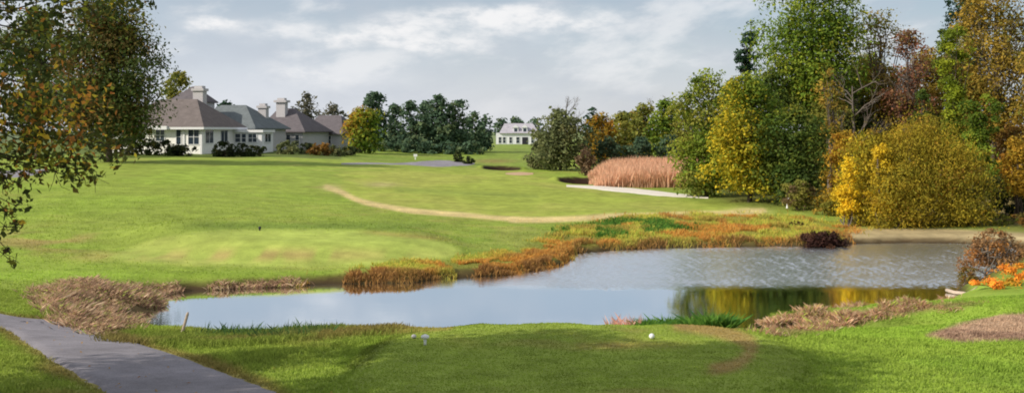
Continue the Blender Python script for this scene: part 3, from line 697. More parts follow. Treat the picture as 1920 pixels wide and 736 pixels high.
plant('shrub', 1500, 71, 336, 100, PAL['brownshrub'][:2] + PAL['olive'][:2], 'low tan green shrub behind the small white post', cat='bush', low=.02, cover=2.2, leaf=.22)
plant('shrub', 1562, 68, 362, 110, PAL['ochre'], 'low brown shrub left under the willow', cat='bush', low=.02, cover=2.0, leaf=.22)
plant('shrub', 1872, 62.5, 400, 90, PAL['olive'], 'low olive weeds under the dark shrub at the water edge', cat='bush', low=.01, cover=2.0, leaf=.18)
plant('shrub', 1938, 61, 395, 90, PAL['rust'], 'low rusty shrub at the right edge above the mud', cat='bush', low=.01, cover=2.0, leaf=.18)
# --- pond side bushes
plant('bush', 1543, 55.3, 431, 112, PAL['purple'], 'dark purple brown bush on the pond edge', cat='bush', low=.01, cover=5, leaf=.17, flat=.9, shape='mound', depthr=.6, lob=(.42, .62), nl=26)
plant('bush', 1492, 62, 414, 48, PAL['purple'], 'small purple brown bush among the rust grass', cat='bush', low=.01, cover=2.4, leaf=.17)
plant('shrub', 1858, 43.5, 428, 150, PAL['twig'], 'twiggy reddish brown shrub over the right side of the pond', cat='bush', low=.02, cover=1.55, airy=12, leaf=.15, bark='greybark')
plant('shrub', 1815, 41.5, 498, 56, PAL['rust'], 'small rust shrub at the water beside the driftwood', cat='bush', low=.02, cover=1.6, leaf=.13)
plant('shrub', 1918, 37, 490, 170, P_(('c8a038',3,.85),('b8a83c',2,.85),('d09838',2,.85),('98943a',1,.8)), 'bright orange yellow bush on the right bank', cat='bush', low=.01, cover=2.2, leaf=.13, side=(P_(('d08838',3,.85),('d89a3c',2,.85),('c07c38',2,.8)), -.1, -.3))
# --- hedges and garden shrubs before the houses
for px, Y, top, w, pal, lb in [
 (255,121,248,60,'shrub','dark hedge shrub under the oak, left of the brown roofed house'),
 (300,120,262,52,'shrub','dark rounded shrub below the left windows of the brown roofed house'),
 (338,119,268,44,'shrub','low dark shrub below the narrow window of the brown roofed house'),
 (420,120,266,44,'shrub','dark shrub at the right corner of the brown roofed house'),
 (452,122,270,42,'shrub','low dark shrub left of the white sunroom'),
 (478,124,274,34,'shrub','low shrub at the foot of the white sunroom'),
 (540,133,264,44,'greygreen','grey green shrub right of the white sunroom'),
 (574,136,268,40,'shrub','dark garden shrub below the plum roofed house'),
 (601,132,270,38,'rust','rusty orange garden shrub before the plum roofed house'),
 (630,134,274,40,'greygreen','low grey green shrub left of the orange topped tree'),
 (655,138,276,40,'shrub','low dark shrub at the foot of the orange topped tree')]:
    plant('shrub', px, Y, top - 2, w * 1.5, PAL[pal], lb, cat='bush', low=.02, cover=2.6, group='garden shrubs along the houses')
plant('shrub', 858, 139, 281, 22, PAL['shrub'], 'small dark bush left of its twin beyond the fairway', cat='bush', low=.02, cover=2.8, leaf=.3)
plant('shrub', 879, 134, 292, 26, PAL['shrub'], 'small dark bush beside the far cart path', cat='bush', low=.02, cover=2.8, leaf=.3)

# --- near tree at the left edge with branches hanging into the view
def near_tree():
    bx, by = -14.6, 10.6; z0 = hz(bx, by) - .1; org = np.array([bx, by, z0])
    root = empty('oak_tree', org, 'near oak at the left edge hanging dark and orange leaved branches into view', 'tree')
    lob = []
    def L(px, py, Y, r, n, hang=0): lob.append(((px - CX) / F * Y, Y, H - (py - HY) / F * Y, r, n, hang))
    for a in [(20,20,16,.75,260),(95,25,16.5,.7,230),(165,8,17,.5,130),(250,-8,17,.45,110),(60,95,16,.6,200),(10,150,16,.8,260),(130,70,17,.4,70),(25,220,16.5,.8,330),
              (90,200,16.5,.75,300),(150,190,17,.55,150),(60,270,16.5,.75,300),(130,265,16.5,.65,240),(195,270,17,.5,120),(20,300,16,.6,200),(110,310,16.3,.45,100),(165,318,16.5,.42,75),
              (225,285,17,.35,45),(150,338,16.4,.25,28),(35,345,15.8,.35,40),(8,330,15.8,.4,60)]: L(*a)
    for a in [(8,390,15.5,.25,22),(28,385,15.6,.2,16),(12,425,15.5,.22,16),(30,420,15.5,.15,8),(15,470,15.5,.16,8),(22,490,15.5,.1,4)]: L(*a)
    # the rest of the crown, outside the view to the left and above
    for i in range(95):
        while True:
            q = rng.uniform(-1, 1, 3)
            if .3 < np.linalg.norm(q) < 1: break
        c = np.array([bx + .2, by + .3, z0 + 7.5]) + q * np.array([6.2, 6.4, 3.9])
        px, py = proj(c[0], c[1], c[2])
        if c[1] > 4 and px > -70 and py > -90: continue
        lob.append((c[0], c[1], c[2], rng.uniform(.8, 1.4), 520, 0))
    pos = []; cols = []; szs = []; cen = []
    for x, y, z, r, n, _ in lob:
        if proj(x, y, z)[0] > -70 and y > 4: n = int(n * 1.0)
        d = unit(rng.normal(size=(n, 3))) * (rng.uniform(0, 1, n) ** .5)[:, None] * r * np.array([1.15, 1.3, .85])
        pos.append(np.array([x, y, z]) + d); cen.append((x, y, z))
        px, py = proj(x, y, z)
        warm = float(np.exp(-((px - 110) / 90) ** 2 - ((py - 210) / 80) ** 2))
        cols.append(np.where(rng.random((n, 1)) < .07 + .56 * warm, pal_pick(P_(('c08444',3,.85),('c8a844',2.4,.85),('a06c3c',2,.78),('d0bc44',1.6,.88),('8c903e',2.4,.8)), n), pal_pick(P_(('4a5430',5,.62),('5c6434',3,.62),('665c30',2,.62),('8a8c38',1.2,.7)), n)))
    pos = np.concatenate(pos); cols = np.concatenate(cols); n = len(pos)
    px, py = proj(pos[:, 0], pos[:, 1], pos[:, 2])
    N = unit(rng.normal(size=(n, 3)) + np.array([0, 0, .5]))
    sz = np.where((px > -90) & (pos[:, 1] > 5), .105, .24)
    leaves('crown', pos, N, sz, cols * rng.uniform(.7, 1.3, (n, 1)), root, org, .6)
    mb = MB()
    tp = crooked(org + np.array([0, 0, -.2]), org + np.array([.4, .2, 8.6]), 8, .12); mb.tube(tp, np.linspace(.36, .10, 8), 10, False)
    cen = np.array(cen)
    for i in range(len(cen)):
        c = cen[i]; t = np.clip((c[2] - z0) / 9.5 * .75 + .05, .28, .95); s = tp[0] * (1 - t) + tp[-1] * t
        if i < 26:  # branches in view sag toward their tips
            hub = np.array([-9.9, 16.2, min(max(c[2] + .7, 6.2), 8.6)])
            mb.tube(crooked(hub, c, 5, .08), np.linspace(.022, .006, 5), 4, False)
            for _ in range(6):
                tw = c + unit(rng.normal(size=3) + np.array([0, 0, -.25])) * lob[i][3] * rng.uniform(.6, 1.05); mb.tube(crooked(c, tw, 4, .05), np.linspace(.009, .003, 4), 3, False)
            if i % 5 == 0: mb.tube(crooked(s, hub, 5, .12), np.linspace(.085, .03, 5), 6, False)
        else:
            mb.tube(crooked(s, c, 5, .15), np.linspace(.08, .02, 5), 5, False)
    mb.build('trunk', M['bark'], root, True, org)
near_tree()

# ------------------------------------------------------------------ ground cover (uncountable)
def stuff(name, label, P, hgt, wid, col, lean=.4, tip=None):
    return tag(blades(name, P, hgt, wid, col, lean, tip=tip), label, kind='stuff')
# short turf in the foreground
n = 230000
Y = 15.5 + (34.5 - 15.5) * rng.random(n) ** .85; X = (rng.uniform(-60, 1980, n) - CX) / F * Y
ok = (pond_d(X, Y) > .25) & (line_dist(X, Y, (edge + left) / 2) > 1.24 + .12 * rng.random(n)); X, Y = X[ok], Y[ok]
Zt = h(X, Y); gc = gcol(X, Y, Zt)
tee_d = line_dist(X, Y, TEE, True) * np.where(in_poly(X, Y, TEE), -1, 1)
hg = np.where(tee_d < 0, .022, .05 + .05 * sstep(.5, .7, fbm(X / 2, Y / 2, 2)))
stuff('grass', 'short green turf in the foreground around the tee', np.stack([X, Y, Zt], -1), hg, .03 * np.ones(len(X)), gc * rng.uniform(1.08, 1.4, (len(X), 1)), .5)
n = 75000
Y = 34 + 46 * rng.random(n) ** 1.1; X = (rng.uniform(-80, 1500, n) - CX) / F * Y
ok = (pond_d(X, Y) > .4); X, Y = X[ok], Y[ok]; Zt = h(X, Y)
pxx, pyy = proj(X, Y, Zt); jj_ = rng.normal(0, 14, len(X)); ok = ~in_poly(pxx + jj_, pyy + jj_ * .4, FAIRPOLY) & ~in_poly(pxx + jj_, pyy + jj_ * .4, GREENPOLY); X, Y, Zt = X[ok], Y[ok], Zt[ok]
stuff('rough_grass', 'longer green rough between the pond and the fairway', np.stack([X, Y, Zt], -1), (.03 + .05 * fbm(X / 1.5, Y / 1.5, 2)) * (1 - .5 * sstep(50, 80, Y)), .045 * np.ones(len(X)), gcol(X, Y, Zt) * rng.uniform(1.2, 1.7, (len(X), 1)), .8)
# leaves blown onto the path
t_ = rng.integers(14, len(PATHC) - 24, 70); P = PATHC[t_] + rng.normal(0, .9, (70, 2)); P = np.stack([P[:, 0], P[:, 1], h(P[:, 0], P[:, 1]) + .075], -1)
tag(leaves('fallen_leaves', P, unit(rng.normal(0, .25, (70, 3)) + np.array([0, 0, 1.])), .06, pal_pick(P_(('9a7040',3,.6),('b08a48',2,.6),('a88850',2,.6)), 70), None, None, .6),
    'fallen brown leaves scattered on the cart path', kind='stuff')
# longer bank grass between path and water
P = scatter_px(26000, [(190,640),(240,622),(340,628),(480,628),(640,618),(760,612),(740,625),(600,640),(420,648),(300,650)])
stuff('bank_grass', 'longer green grass on the near bank by the path', P, .16, .03, gcol(P[:, 0], P[:, 1]) * rng.uniform(.6, 1.2, (len(P), 1)), .5)
P = scatter_px(1700, [(375,636),(390,626),(470,624),(520,630),(600,621),(625,624),(600,630),(480,638)])
stuff('rushes', 'dark green rushes fringing the near bank of the pond', P, .36 * rng.uniform(.2, 1, len(P)), .016, pal_pick(P_(('4c6a3a',3),('5a7a44',2),('3e5836',2)), len(P)), .35)
# marsh grass along the far bank
def marsh(poly, n, name, label, hgt):
    P = scatter_px(n, poly); P = P[fbm(P[:, 0] / 1.1 + 9, P[:, 1] / 1.6, 3) > .40]; n = len(P); d = pond_d(P[:, 0], P[:, 1])
    a = fbm(P[:, 0] / 2.2, P[:, 1] / 3.2, 3); b = fbm(P[:, 0] / 1.3 + 30, P[:, 1] / 1.3, 2)
    ru = pal_pick(P_(('bc8240',3,.68),('c4944a',3,.68),('a0723e',2,.66),('b89c58',3,.68)), n); gr = pal_pick(P_(('b0ac50',3,.7),('9aaa4c',3,.7),('bcaa58',2,.7)), n)
    bn = pal_pick(P_(('8a6a44',3,.75),('7a5c3e',3,.75),('a07c4c',2,.75)), n)
    w = (sstep(.49, .6, a) * (1 if name == 'marsh_grass' else 1 - .8 * sstep(1.6, 3.2, d)))[:, None]; c = gr * (1 - w) + ru * w
    w = ((1 - sstep(.3, 1.6, d)) * (.35 + .6 * (b > .5)))[:, None]; c = c * (1 - w) + bn * w
    w = (sstep(.62, .7, b) * .5)[:, None]; c = c * (1 - w) + bn * w
    stuff(name, label, P, hgt * (.3 + 1.3 * b) * np.where(d < 1.5, 1.0 if name == 'sedge' else 1.2, 1), .035, c * rng.uniform(.75, 1.25, (n, 1)), .45)
marsh(MARSH_A, 42000, 'marsh_grass', 'rust and yellow marsh grass on the far pond bank', .22)
marsh(MARSH_B, 26000, 'sedge', 'tawny and rust sedge on the grassy point in the pond', .17)
P = scatter_px(9000, [(1045,440),(1100,428),(1150,418),(1210,412),(1300,416),(1300,430),(1200,438),(1100,444)])
k = fbm(P[:, 0] / 1.2, P[:, 1] / 2, 2) > .47; P = P[k]
stuff('weeds', 'bright green weeds among the rust marsh grass', P, .24, .07, pal_pick(P_(('5a8a3a',3,.46),('6c9a42',2,.46),('4a7034',2,.46)), len(P)), .6)
# tan reed bed behind the white bunker
n = 36000; X = rng.uniform(8.0, 22.5, n); Y = rng.uniform(95, 119, n)
lim = 7.0 + (Y - 95) * .12 + (fbm(Y / 5, Y / 5 + 3, 2) - .5) * 2.5; k = X > lim; X, Y = X[k], Y[k]
rh = 2.35 * sstep(-.3, 3.2, X - lim[k]) ** .6 * (.85 + .3 * fbm(X / 3, Y / 3, 2))
stuff('reeds', 'tall tan reed bed behind the white sand bunker', np.stack([X, Y, h(X, Y)], -1), rh * .64, .06, pal_pick(P_(('caa690',4,.80),('d2b29e',3,.80),('b6927c',3,.76),('c2a490',2,.80)), len(X)) * rng.uniform(.8, 1.2, (len(X), 1)), .2, tip=A('d4ac92', .8))
# broken brown reeds at the left end of the pond
P = scatter_px(46000, REED_L); P = P[(fbm(P[:, 0] * .8, P[:, 1] * .8, 3) > .44) | (P[:, 0] < -13.5) & (rng.random(len(P)) < .6)]
stuff('brown_reeds', 'flattened pinkish brown reeds at the left end of the pond', P, .04 + .26 * fbm(P[:, 0] / .9, P[:, 1] / .9, 2), .014, pal_pick(P_(('8e9a50',1.6,.8),('a88c7a',4,.66),('ba9e8a',3,.66),('8c7262',3,.64),('c6b29c',2,.66),('685648',1.5,.5)), len(P)) * rng.uniform(.7, 1.3, (len(P), 1)), .9)
P = scatter_px(24000, DRYPOLY)
b = fbm(P[:, 0] / .8, P[:, 1] / .8, 2); P = P[b > .42]; b = b[b > .42]
stuff('dry_grass', 'clumps of dry pinkish grass on the right near bank', P, .04 + .6 * (b - .42), .014, pal_pick(P_(('9aa850',1.4,.8),('b28e76',4,.64),('c2a28a',3,.64),('927260',3,.58),('c6b29a',2,.64)), len(P)) * rng.uniform(.75, 1.25, (len(P), 1)), .7)
def scatter_xy(n, x0, x1, y0, y1):
    X = rng.uniform(x0, x1, n); Y = rng.uniform(y0, y1, n); return np.stack([X, Y, h(X, Y)], -1)
P = scatter_xy(7000, 2.9, 6.1, 27.3, 29.2)
kk = fbm(P[:, 0] * 1.3, P[:, 1] * 1.3, 2); P = P[kk > .36]; kk = kk[kk > .36]
stuff('bank_weeds', 'bright green weeds along the front bank beyond the tee', P, .06 + .75 * (kk - .2), .04, pal_pick(P_(('628e3c',3,.44),('749e44',2,.44),('50803a',2,.44)), len(P)), .6)
P = scatter_xy(420, 2.75, 3.7, 27.6, 28.4)
stuff('pink_weeds', 'small pinkish dry weeds at the front bank of the pond', P, .42 * rng.uniform(.4, 1.2, len(P)), .012, pal_pick(P_(('c09488',3,.7),('cda498',2,.7),('a07a74',2,.7)), len(P)), .35)

# ------------------------------------------------------------------ buildings
def hip_roof(mb, x0, x1, y0, y1, z0, z1, ov=.5, ridge=None):
    x0 -= ov; x1 += ov; y0 -= ov; y1 += ov; ym = (y0 + y1) / 2; hw = (y1 - y0) / 2
    a, b = ridge if ridge else (x0 + hw * .8, x1 - hw * .8)
    t = .18
    V = [(x0,y0,z0),(x1,y0,z0),(x1,y1,z0),(x0,y1,z0),(a,ym,z1),(b,ym,z1),(x0,y0,z0-t),(x1,y0,z0-t),(x1,y1,z0-t),(x0,y1,z0-t)]
    mb.add(V, [(0,1,5,4),(1,2,5),(2,3,4,5),(3,0,4),(0,6,7,1),(1,7,8,2),(2,8,9,3),(3,9,6,0),(9,8,7,6)])
def bld(name, loc, label, cat): return empty(name, loc, label, cat), np.array(loc)
def window(root, org, x0, x1, y, z0, z1, facing='front', bars=1):
    f = .09
    m = MB(); g = MB()
    if facing == 'front':
        m.box(x0-f, x1+f, y-.07, y+.05, z1, z1+f); m.box(x0-f, x1+f, y-.09, y+.05, z0-f, z0); m.box(x0-f, x0, y-.07, y+.05, z0, z1); m.box(x1, x1+f, y-.07, y+.05, z0, z1)
        for i in range(bars):
            c = x0 + (x1 - x0) * (i + 1) / (bars + 1); m.box(c-.035, c+.035, y-.06, y-.02, z0, z1)
        zc = (z0 + z1) / 2; m.box(x0, x1, y-.055, y-.02, zc-.03, zc+.03); g.box(x0, x1, y-.018, y+.04, z0, z1)
    else:  # facing +x, y is the wall plane x
        X = y
        m.box(X-.05, X+.07, x0-f, x1+f, z1, z1+f); m.box(X-.05, X+.09, x0-f, x1+f, z0-f, z0); m.box(X-.05, X+.07, x0-f, x0, z0, z1); m.box(X-.05, X+.07, x1, x1+f, z0, z1)
        c = (x0 + x1) / 2; m.box(X+.02, X+.06, c-.035, c+.035, z0, z1); g.box(X-.04, X+.018, x0, x1, z0, z1)
    w = m.build('window', M['whitepaint'], root, False, org); g.build('pane', M['glass'], w, False, org)
def chimney(root, org, x, y, w, d, z0, z1, capw=.18):
    m = MB(); m.box(x-w/2, x+w/2, y-d/2, y+d/2, z0, z1); c = m.build('chimney', M['chimney'], root, False, org)
    k = MB(); k.box(x-w/2-capw, x+w/2+capw, y-d/2-capw, y+d/2+capw, z1+.002, z1+.35); k.box(x-w/2+.15, x+w/2-.15, y-d/2+.1, y+d/2-.1, z1+.352, z1+.7)
    k.build('cap', M['chimney'], c, False, org)
def xat(px, Y): return (px - CX) / F * Y
def zat(py, Y): return H - (py - HY) / F * Y
# brown roofed house
def house_a():
    Y = 128; x1 = xat(397, Y); x0 = x1 - 12.5; zb = 3.0; ze = zat(238, Y)
    root, org = bld('house', (x0 + 6, Y + 6, zb), 'white walled house with brown hip roof and broad pale chimney', 'house')
    m = MB(); m.box(x0, x1, Y, Y + 12, zb, ze); m.build('wall', M['siding'], root, False, org)
    m = MB(); hip_roof(m, x0, x1, Y, Y + 12, ze, zat(186, Y + 6), .6, (x0 + 3.5, xat(372, Y + 6)))
    rf = m.build('roof', M['roofbrown'], root, False, org)
    # higher rear wing behind
    m = MB(); xa = xat(322, 141); xb = xat(371, 141); m.box(xa, xb, 138.5, 144, ze, zat(190, 141)); m.build('rear_wing', M['greysiding'], root, False, org)
    m = MB(); hip_roof(m, xa, xb, 138.5, 144, zat(190, 141), zat(162, 141), .4, (xa + 1.6, xb - 1.5)); m.build('rear_roof', M['roofplum'], root, False, org)
    chimney(root, org, xat(372, 136.2), 136.2, 1.45, 1.2, ze + .5, zat(171, 136.2))
    m = MB(); m.box(x0 - .62, x1 + .62, Y - .66, Y - .61, ze - .32, ze - .02); m.box(x1 + .61, x1 + .66, Y - .6, Y + 12.6, ze - .32, ze - .02); m.build('fascia', M['whitepaint'], root, False, org)
    for a, b in ((306, 323), (347, 356), (371, 392)): window(root, org, xat(a, Y), xat(b, Y), Y, zat(270 if a > 320 else 264, Y), zat(243, Y), 'front', 1 if b - a > 10 else 0)
    window(root, org, Y + 1.0, Y + 3.2, x1, zat(268, Y), zat(244, Y), 'side'); window(root, org, Y + 5.5, Y + 7.5, x1, zat(266, Y), zat(245, Y), 'side')
    for xa, xb in ((xat(362, Y) - .12, xat(362, Y) + .12), (x1 - .2, x1 + .1)):
        m = MB(); m.box(xa, xb, Y - .11, Y - .003, zb, ze - .2); m.build('pilaster', M['whitepaint'], root, False, org)
    m = MB(); xa, xb = xat(288, Y), xat(334, Y); m.box(xa, xb, Y - .9, Y - .1, ze - .35, ze + .12); m.build('bay_roof', M['whitepaint'], root, False, org)
    root.rotation_euler.z = math.radians(-9)
house_a()
def house_b():
    Y = 141; x1 = xat(491, Y); x0 = x1 - 10; zb = 3.0; ze = zat(240, Y)
    root, org = bld('house', (x0 + 5, Y + 6, zb), 'house with grey green hip roof and white sunroom', 'house')
    m = MB(); m.box(x0, x1, Y, Y + 12, zb, ze); m.build('wall', M['greysiding'], root, False, org)
    m = MB(); hip_roof(m, x0, x1, Y, Y + 12, ze, zat(197, Y + 6), .6, (x0 + 2.2, xat(462, Y + 6))); m.build('roof', M['roofgrey'], root, False, org)
    chimney(root, org, xat(492, 149), 149, 1.25, 1.1, ze + .5, zat(203, 149))
    xa, xb = xat(462, 137), xat(517, 137); yb = 137; zt = zat(248, 137)
    m = MB(); m.box(xa, xb, yb, Y - .05, zb, zt); sr = m.build('sunroom', M['whitepaint'], root, False, org)
    m = MB(); m.box(xa - .3, xb + .3, yb - .3, Y - .06, zt + .004, zt + .35); m.build('sunroom_roof', M['whitepaint'], root, False, org)
    for a, b in ((465, 475), (478, 486), (491, 507)): window(root, org, xat(a, yb), xat(b, yb), yb, zat(266, yb), zat(251, yb), 'front', 1 if b - a > 12 else 0)
    window(root, org, yb + 1, yb + 3, xb, zat(266, yb), zat(251, yb), 'side'); window(root, org, Y + 4, Y + 6, x1, zat(268, Y), zat(248, Y), 'side')
    root.rotation_euler.z = math.radians(-9)
house_b()
def house_c():
    Y = 154; x0, x1 = xat(498, Y), xat(580, Y); zb = 2.8; ze = zat(246, Y)
    root, org = bld('house', (x0 + 4, Y + 6, zb), 'house with plum brown roof and wide capped white chimney', 'house')
    m = MB(); m.box(x0, x1, Y, Y + 12, zb, ze); m.build('wall', M['greysiding'], root, False, org)
    m = MB(); hip_roof(m, x0, x1, Y, Y + 12, ze, zat(203, Y + 6), .6, (xat(520, Y + 6), xat(552, Y + 6))); m.build('roof', M['roofplum'], root, False, org)
    chimney(root, org, xat(531, 158), 158, 1.5, 1.2, zat(225, 158), zat(192, 158), .3)
    for a, b in ((530, 537), (548, 556), (566, 573)): window(root, org, xat(a, Y), xat(b, Y), Y, zat(272, Y), zat(253, Y), 'front', 0)
    root.rotation_euler.z = math.radians(-9)
house_c()
def house_d():
    Y = 166; x0, x1 = xat(578, Y), xat(650, Y); zb = 2.8; ze = zat(250, Y)
    root, org = bld('house', (x0 + 4, Y + 6, zb), 'shaded plum roofed house beside the orange topped tree', 'house')
    m = MB(); m.box(x0, x1, Y, Y + 12, zb, ze); m.build('wall', M['greysiding'], root, False, org)
    m = MB(); hip_roof(m, x0, x1, Y, Y + 12, ze, zat(216, Y + 6), .6, (xat(596, Y + 6), xat(640, Y + 6))); m.build('roof', M['roofplum'], root, False, org)
    for a, b in ((586, 593), (616, 631)): window(root, org, xat(a, Y), xat(b, Y), Y, zat(270, Y), zat(255, Y), 'front', 1)
    root.rotation_euler.z = math.radians(-9)
house_d()
def house_far():
    Y = 262; x0, x1 = xat(930, Y), xat(1008, Y); zb = 2.2; ze = zat(249, Y); zr = zat(231, Y); d = 10
    root, org = bld('house', ((x0 + x1) / 2, Y + 5, zb), 'far white two storey house with pale lilac roof and dormers', 'house')
    m = MB(); m.box(x0, x1, Y, Y + d, zb, ze); m.add([(x0,Y,ze),(x0,Y+d,ze),(x0,Y+d/2,zr-.15)], [(0,1,2)]); m.add([(x1,Y,ze),(x1,Y+d,ze),(x1,Y+d/2,zr-.15)], [(0,2,1)]); m.build('wall', M['farsiding'], root, False, org)
    m = MB(); t = .2
    m.add([(x0+.8,Y-.5,ze-.1),(x1+.4,Y-.5,ze-.1),(x1-1.2,Y+d/2,zr),(x0+2.2,Y+d/2,zr),(x0+.8,Y+d+.5,ze-.1),(x1+.4,Y+d+.5,ze-.1)], [(0,1,2,3),(3,2,5,4),(0,3,4),(1,5,2),(0,4,5,1)]); m.build('roof', M['rooflilac'], root, False, org)
    for c in (967, 984):
        xa, xb = xat(c - 5, Y), xat(c + 5, Y); m = MB(); m.box(xa, xb, Y + .4, Y + 4, ze - .2, ze + 1.4); m.add([(xa-.2,Y+.2,ze+1.4),(xb+.2,Y+.2,ze+1.4),((xa+xb)/2,Y+.2,ze+2.2),(xa-.2,Y+4,ze+1.4),(xb+.2,Y+4,ze+1.4),((xa+xb)/2,Y+4,ze+2.2)], [(0,1,2),(3,5,4),(0,2,5,3),(1,4,5,2),(0,3,4,1)])
        dm = m.build('dormer', M['farsiding'], root, False, org); g = MB(); g.box(xa + .3, xb - .3, Y + .36, Y + .398, ze + .1, ze + 1.2); g.build('pane', M['glass'], dm, False, org)
    for a, b in ((935, 940), (943, 948), (955, 960), (968, 974)): window(root, org, xat(a, Y), xat(b, Y), Y, zat(268, Y), zat(257, Y), 'front', 0)
    m = MB(); m.box(xat(979, Y), xat(990, Y), Y - .06, Y - .004, zb, zat(257, Y)); m.build('garage_door', M['dark'], root, False, org)
    window(root, org, xat(996, Y), xat(1001, Y), Y, zat(268, Y), zat(257, Y), 'front', 0)
house_far()

# ------------------------------------------------------------------ small things
def at_px(px, py):
    x, y = ground_at(px, py); return np.array([x, y, hz(x, y)])
# right tee marker: white ball on a peg
p = at_px(1222, 635); root = empty('tee_marker', p, 'white ball tee marker on the right of the tee', 'tee marker')
m = MB(); m.sphere(p + [0, 0, .066], .064); m.build('ball', M['whitepaint'], root, True, p)
m = MB(); m.tube([p + [0, 0, -.08], p + [0, 0, .03]], [.012, .018], 8); m.build('spike', M['dark'], root, True, p)
# left tee marker: flat cap on a short post
p = at_px(797, 646); root = empty('tee_marker', p, 'white mushroom shaped tee marker on a short post, left of the tee', 'tee marker')
m = MB(); m.tube([p + [0, 0, -.05], p + [0, 0, .16]], [.03, .035], 10); m.build('post', M['whitepaint'], root, True, p)
m = MB(); m.tube([p + [0, 0, .145], p + [0, 0, .165], p + [0, 0, .205], p + [0, 0, .235]], [.07, .095, .09, .03], 14); m.build('cap', M['whitepaint'], root, True, p)
p = at_px(776, 634); root = empty('tee_marker', p, 'small faint grey tee marker lying just behind the mushroom shaped one', 'tee marker')
m = MB(); m.sphere(p + [0, 0, .05], .06, sz=.8); m.build('ball', M['chimney'], root, True, p)
m = MB(); m.tube([p + [0, 0, -.06], p + [0, 0, .02]], [.01, .012], 6); m.build('spike', M['dark'], root, True, p)
p = at_px(487, 432); root = empty('tee_marker', p, 'tiny dark marker on the far green across the pond', 'tee marker')
m = MB(); m.tube([p + [0, 0, -.05], p + [0, 0, .12]], [.04, .04], 8); m.build('post', M['dark'], root, True, p)
m = MB(); m.sphere(p + [0, 0, .14], .075); m.build('ball', M['dark'], root, True, p)
p = at_px(998, 604); mm = MB(); V = []
mm.sphere(p + [0, 0, .03], .13, 9, 6, .5); o = mm.build('rock', M['chimney'], None, True, p); o.location = p; tag(o, 'small grey rock on the front lip of the tee', 'rock')
# leaning stake in the near bank
p = at_px(340, 629); q = p + np.array([.16, .05, .62]); root = empty('stake', p, 'leaning pale wooden stake at the near water edge', 'stake')
m = MB(); m.tube([p - (q - p) * .3, p, q], [.045, .045, .042], 8); m.build('post', M['driftwood'], root, False, p)
m = MB(); m.tube([q + (q - p) * .002, q + (q - p) * .10], [.042, .018], 8); m.build('tip', M['driftwood'], root, False, p)
# white posts
for px, py, hgt, lb in [(1476, 390, .72, 'leaning white marker post before the low tan shrub'), (1148, 348, .85, 'pale stake at the front of the tan reed bed')]:
    p = at_px(px, py); root = empty('marker_post', p, lb, 'post'); q = p + np.array([.12, 0, hgt])
    w = .17 if px > 1300 else .11
    m = MB(); m.tube([p - [0, 0, .2], p, q], [w * .5, w * .5, w * .45], 8); m.build('post', M['whitepaint' if px > 1300 else 'driftwood'], root, False, p)
    m = MB(); m.tube([q + [0, 0, .001], q + [.01, 0, .06]], [w * .5, w * .25], 8); m.build('cap', M['whitepaint' if px > 1300 else 'driftwood'], root, False, p)
# small white sign on a post before the pines
p = at_px(779, 299); root = empty('sign', p, 'small white sign on a post before the dark pines', 'sign')
m = MB(); m.tube([p - [0, 0, .2], p + [0, 0, .65]], [.09, .09], 8); m.build('post', M['whitepaint'], root, False, p)
m = MB(); m.box(p[0] - .26, p[0] + .26, p[1] - .12, p[1] - .095, p[2] + .42, p[2] + .78); m.build('board', M['whitepaint'], root, False, p)
# driftwood
for a, b, r, lb in [((1775, 543), (1850, 558), .075, 'lower pale driftwood log on the right pond edge'), ((1822, 533), (1872, 548), .05, 'upper thin driftwood branch on the right pond edge')]:
    pa = np.array([*wpt(*a, .1), .10]); pb = np.array([*wpt(*b, .12), .16]); o0 = (pa + pb) / 2
    root = empty('driftwood', o0, lb, 'log'); m = MB(); m.tube(crooked(pa, pb, 6, .05), np.linspace(r, r * .6, 6), 8); m.build('log', M['driftwood'], root, True, o0)
    mid = pa * .5 + pb * .5; m = MB(); m.tube(crooked(mid, mid + np.array([.35, -.2, .3]), 4, .03), np.linspace(r * .5, r * .2, 4), 6); m.build('branch', M['driftwood'], root, True, o0)

# ------------------------------------------------------------------ camera, light, sky
cam = bpy.data.cameras.new('camera'); co = bpy.data.objects.new('camera', cam); C.objects.link(co)
co.location = (0, 0, H); co.rotation_euler = (math.radians(90), 0, 0)
cam.sensor_width = 36; cam.lens = 36 * F / 1920; cam.shift_y = -(368 - HY) / 1920; cam.clip_start = .1; cam.clip_end = 8000
scene.camera = co
EL, AZ = math.radians(32), math.radians(23)      # sun to the left, a little behind the camera
sv = np.array([-math.cos(EL) * math.cos(AZ), -math.cos(EL) * math.sin(AZ), math.sin(EL)])
sl = bpy.data.lights.new('sun', 'SUN'); sl.energy = 5.0; sl.angle = math.radians(.5); sl.color = (1.0, .92, .79)
so = bpy.data.objects.new('sun', sl); C.objects.link(so); so.location = (-40, -10, 40)
from mathutils import Vector
so.rotation_euler = Vector(-sv).to_track_quat('-Z', 'Y').to_euler()

